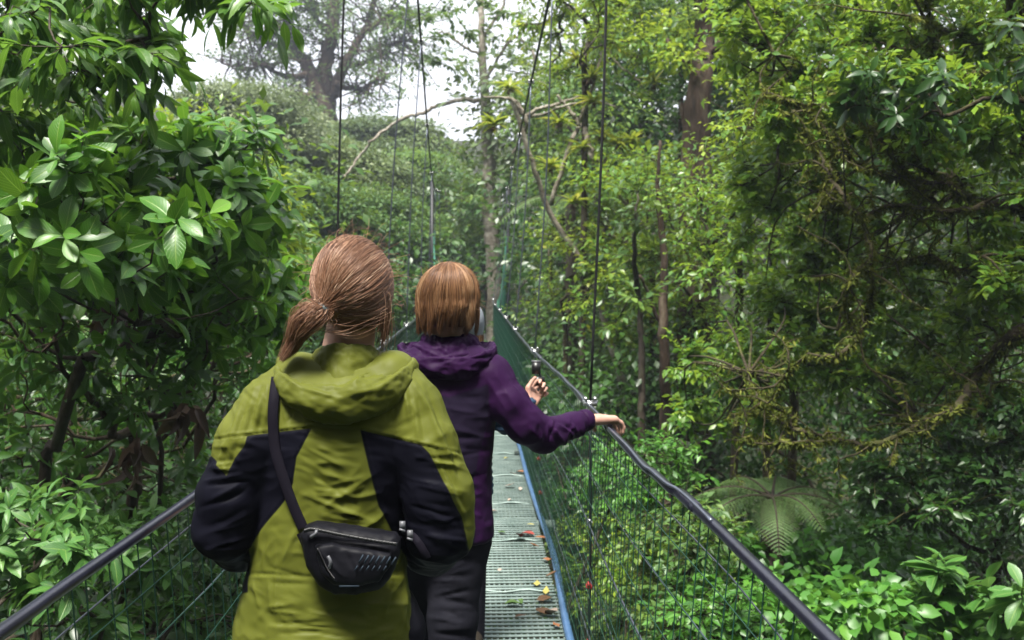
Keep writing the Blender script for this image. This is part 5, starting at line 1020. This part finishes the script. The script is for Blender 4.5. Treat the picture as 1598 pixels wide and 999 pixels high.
    def prof(p):
        b = max(0, -math.sin(p)); fr = max(0, math.sin(p)); c = math.cos(p); q = b**1.3; m = 1-q
        W = lambda back, side: back*q+side*m
        return [(.058, W(.036, .040), 1), (.068, W(.050, .052)-.006*fr, 1), (.080, W(.034, .044), 1.04), (.090, W(.006, .022), 1.08), (W(.104, .102), W(-.022, .004), 1.12), (W(.116, .110), W(-.026, .006), 1.16), (W(.134, .118), W(-.012, .022), 1.2),
                (W(.146, .124)-.01*fr, W(-.012, .020), 1.2), (W(.152, .124)-.012*fr, W(-.034, -.004), 1.2), (W(.142, .116)-.012*fr, W(-.062, -.030), 1.15), (W(.118, .10), W(-.078, -.046), 1.08), (W(.085, .08), W(-.080, -.05), 1.0)]
    hs = [(622, 545, 660, 575, 3, 7), (660, 575, 705, 585, 3, 7), (640, 535, 690, 560, 3, 6), (690, 560, 735, 548, 3, 6), (640, 560, 680, 590, 3, -6), (705, 560, 765, 545, 3, 6), (710, 575, 760, 580, 3, 6), (735, 560, 770, 556, 3, -6), (650, 530, 700, 545, 3, -4), (700, 590, 750, 590, 3, 5)]
    hood_mesh(hc, prof, 'hood', rj, M_PURP, 61, hs, wob=.0065, res=(200, 80))
    b = MB(); d1 = nrm(np.array(rarm[-1][:3])-np.array(rarm[-2][:3])); e = np.array(rarm[-1][:3])+d1*.004; b.tube([e-d1*.028, e-d1*.014, e, e+d1*.008], [.036, .0365, .0355, .031], 20); cu = b.build('cuff', M_PURP, rj, attrs=None)
    at_ = cu.data.attributes.new('panel', 'FLOAT', 'POINT'); at_.data.foreach_set('value', np.full(len(cu.data.vertices), 9.0, np.float32))
    # bob
    c = H+[0, -.004, .008]; rad = np.array([.090, .100, .100]); sc = Field(c-.17, c+.17, .006); sc.cone(c, c+[0, 0, -.03], .095, .090, .01, (.88, 1.0, 1.03)); Vs, Qs = sc.mesh(); m_ = Vs[Qs].mean(1); keep = ~((m_[:, 1] > c[1]+.04) & (m_[:, 2] < c[2]+.03)) & (m_[:, 2] > c[2]-.088)
    scalp = mesh_np('hair', Vs, Qs[keep], M_HAIR2, root, True, {'rnd': np.full(len(Vs), .10)})
    n = 9500; az = rng.uniform(-math.pi-.35, .35, n); crown = nrm(np.array([.05, -.25, 1.0])); t = np.linspace(0, 1, 16); th0 = rng.uniform(.02, .9, n); th1 = math.pi/2+.05
    tt = t[None]; th = th0[:, None]+(th1-th0[:, None])*np.clip(tt/.55, 0, 1); dx = np.cos(az)[:, None]*np.sin(th)+.05*np.cos(th); dy = np.sin(az)[:, None]*np.sin(th)-.12*np.cos(th); dz = np.cos(th)
    rr = 1.02+.045*rng.random((n, 1)); W = np.stack([c[0]+dx*rad[0]*rr, c[1]+dy*rad[1]*rr, c[2]+dz*rad[2]*rr], -1); lock = np.floor(az*9+.6*np.sin(az*3)+.8*fbm(np.stack([th0*2, az, az*0], -1), 2, 3)); lr = np.random.default_rng(5).random((200, 3)); lk = lr[(lock.astype(int)+100) % 200]; ln = .044+.046*lk[:, 0]+.012*np.abs(np.cos(az))+.007*rng.normal(size=n); dn = np.clip((tt-.55)/.45, 0, 1); W[..., 2] -= dn*ln[:, None]
    inw = 1-.16*dn**1.6; W[..., 0] = c[0]+(W[..., 0]-c[0])*inw; W[..., 1] = c[1]+(W[..., 1]-c[1])*inw; W[..., 0] += ((lk[:, 1:2]-.5)*.036)*dn**1.5; W[..., 1] -= (lk[:, 2:3]*.010)*np.sin(dn*3.1); W += rng.normal(0, .0018, (n, 1, 3))*dn[..., None]
    W += rng.normal(0, .0013, (n, 1, 3)); W[..., 0] += .0022*np.sin(t*9+lk[:, :1]*20)[...]; hair_strands(W, .0006, scalp, M_HAIR2, 'strands', lk[:, 1]*2-1)
    m = 160; a = rng.uniform(-.4, 3.5, m); d = nrm(np.stack([np.cos(a), rng.normal(-.1, .3, m), np.sin(a)], -1)); t2 = np.linspace(0, 1, 9); P = (c+d*rad*1.03)[:, None]+(nrm(d*.4+rng.normal(0, .5, (m, 3))+[.3, 0, -.2])[:, None]*(rng.uniform(.015, .04, m)[:, None]*t2[None])[..., None]); hair_strands(P, .00038, scalp, M_HAIR2, 'loose_strands')
# ================================================================== walker in blue, mostly hidden
def walker_blue():
    global rng; rng = np.random.default_rng(800); Y = 4.15; H = at(722, 512, Y); root = empty('person', (H[0], Y, .02), 'person in dark blue and a grey cap, almost hidden by the purple jacket', 'person')
    tab = torso_tab([(556, 722, .06, .058, 0), (572, 721, .10, .075, 0), (592, 719, .15, .09, 0), (630, 715, .155, .105, 0), (690, 713, .145, .11, 0), (740, 713, .15, .115, 0), (775, 713, .152, .115, 0)], Y)
    rarm = px3([(768, 606, 0, .052), (782, 636, -.02, .053), (789, 657, 0, .053), (800, 650, .12, .044), (826, 630, .22, .034)], Y); larm = px3([(672, 606, 0, .052), (660, 650, 0, .05), (668, 680, .1, .045), (700, 680, .28, .034)], Y)
    legs = [((H[0]+.02, Y, .78), (H[0]+.03, Y+.03, .44), (H[0]+.03, Y, .09)), ((H[0]-.13, Y, .78), (H[0]-.13, Y+.10, .44), (H[0]-.13, Y+.16, .09))]
    f = Field([-.45, 3.85, -.01], [.45, 4.75, 1.65], .0055); f.torso([(t[0], t[1], t[2], t[3]*.8, t[4]*.8) for t in tab[1:]], .02); head_into(f, H, .085); f.cone(H+[0, -.008, -.06], at(722, 570, Y), .048, .055, .02)
    for A in (larm, rarm): f.chain([(p[0], p[1], p[2], p[3]*.6) for p in A], .01)
    legs_into(f, legs); W = np.array(rarm[-1][:3]); _PN[0] = np.array([-.2, -1.0, 0]); hand_into(f, W, at(838, 606, Y+.30)-W, np.array([.1, -1.0, .0]), np.array([.5, 0, -1.0]), [1.0, 1.05, 1.1, 1.15], 0, 1.0, k=.0035)
    V, Q = f.mesh(); mesh_np('body', V, Q, SKIN, root)
    g = Field([-.4, 3.9, .05], [.3, 4.6, .95], .008); g.torso([(.88, H[0]-.05, Y, .13, .10), (.76, H[0]-.05, Y, .14, .105), (.72, H[0]-.05, Y, .11, .09)], .03); legs_into(g, legs, .014, False); V, Q = g.mesh(); mesh_np('trousers', V, Q, M_DARKT, root); shoes(legs, root)
    j = Field([-.45, 3.85, .66], [.45, 4.7, 1.32], .006); j.torso(tab, .02); j.chain(rarm, .016); j.chain(larm, .016); j.cone(at(745, 588, Y), at(768, 608, Y), .05, .052, .03); j.cone(at(696, 588, Y), at(672, 608, Y), .05, .052, .03)
    for A in (rarm, larm): dd = nrm(np.array(A[-1][:3])-np.array(A[-2][:3])); j.cone(np.array(A[-1][:3])+dd*.02, np.array(A[-1][:3])+dd*.07, .027, .030, .006, cut=True)
    V, Q = j.mesh(); Nn = vnormals(V, Q); V = V+Nn*(.003*fbm(V*[18, 18, 30], 3, 5)+.003*np.sin(V[:, 2]*210)*(V[:, 0] > H[0]+.07))[:, None]; mesh_np('jacket', V, Q, M_BLUE, root)
    k = Field(H-.15, H+.15, .006); k.cone(H+[0, -.01, .03], H+[0, .0, .012], .098, .098, .01, (.92, 1.05, 1.05)); V, Q = k.mesh(); z = V[Q].mean(1)[:, 2]; y = V[Q].mean(1)[:, 1]; mesh_np('cap', V, Q[(z > H[2]-.02-.06*(y < H[1]))], M_CAP, root)
    m = 700; a = rng.uniform(-3.3, .2, m); P = np.stack([H[0]+.078*np.cos(a), H[1]-.01+.085*np.sin(a), 0*a+H[2]-.03], -1)[:, None]+np.stack([0*np.linspace(0, 1, 6)]*2+[-.045*np.linspace(0, 1, 6)], -1)[None]+rng.normal(0, .004, (m, 1, 3)); hair_strands(P, .0012, root, M_HAIR2, 'hair')
    # phone gimbal held up in the right hand
    G = at(838, 612, Y+.29); s = empty('handheld_camera', G, 'small black action camera on a grip held up by the person in blue', 'camera'); D = nrm(at(838, 570, Y+.29)-G)
    b = MB(); b.tube([G-D*.05, G+D*.035], .015, 12); b.tube([G+D*.032, G+D*.045], .017, 12); b.build('grip', M_BLK, s); b = MB(); b.box(G+D*.056+[.004, 0, 0], [.030, .016, .012]); b.tube([G+D*.05+[.022, 0, 0], G+D*.085+[.012, 0, 0]], .006, 8); b.build('bracket', M_BLK, s, smooth=False)
    b = MB(); c0 = G+D*.108+[-.004, 0, 0]; b.box(c0, [.019, .016, .026]); b.tube([c0+[0, .016, .008], c0+[0, .026, .008]], .009, 10); b.build('camera_body', M_BLK, s, smooth=False); b = MB(); b.box(c0+[0, 0, .030], [.021, .014, .004]); b.build('bracket', M_SIL, s, smooth=False)
_j, _c = woman_green(); pouch(_j); woman_purple(); walker_blue()

# ------------------------------------------------------------------ misty air
def haze():
    m = bpy.data.materials.new('misty air'); m.use_nodes = True; t = m.node_tree; t.nodes.clear()
    o = t.nodes.new('ShaderNodeOutputMaterial'); v = t.nodes.new('ShaderNodeVolumePrincipled'); v.inputs['Color'].default_value = (.64, .70, .82, 1); v.inputs['Density'].default_value = .0019; v.inputs['Anisotropy'].default_value = .3
    t.links.new(v.outputs[0], o.inputs['Volume'])
    x0, x1, y0, y1, z0, z1 = -165, 165, -65, 325, -12, 40
    mb = MB(); mb.box([(x0+x1)/2, (y0+y1)/2, (z0+z1)/2], [(x1-x0)/2, (y1-y0)/2, (z1-z0)/2]); h = mb.build('haze', m, smooth=False); prop(h, 'thin pale mist filling the air of the ravine', 'mist', kind='stuff')
haze()
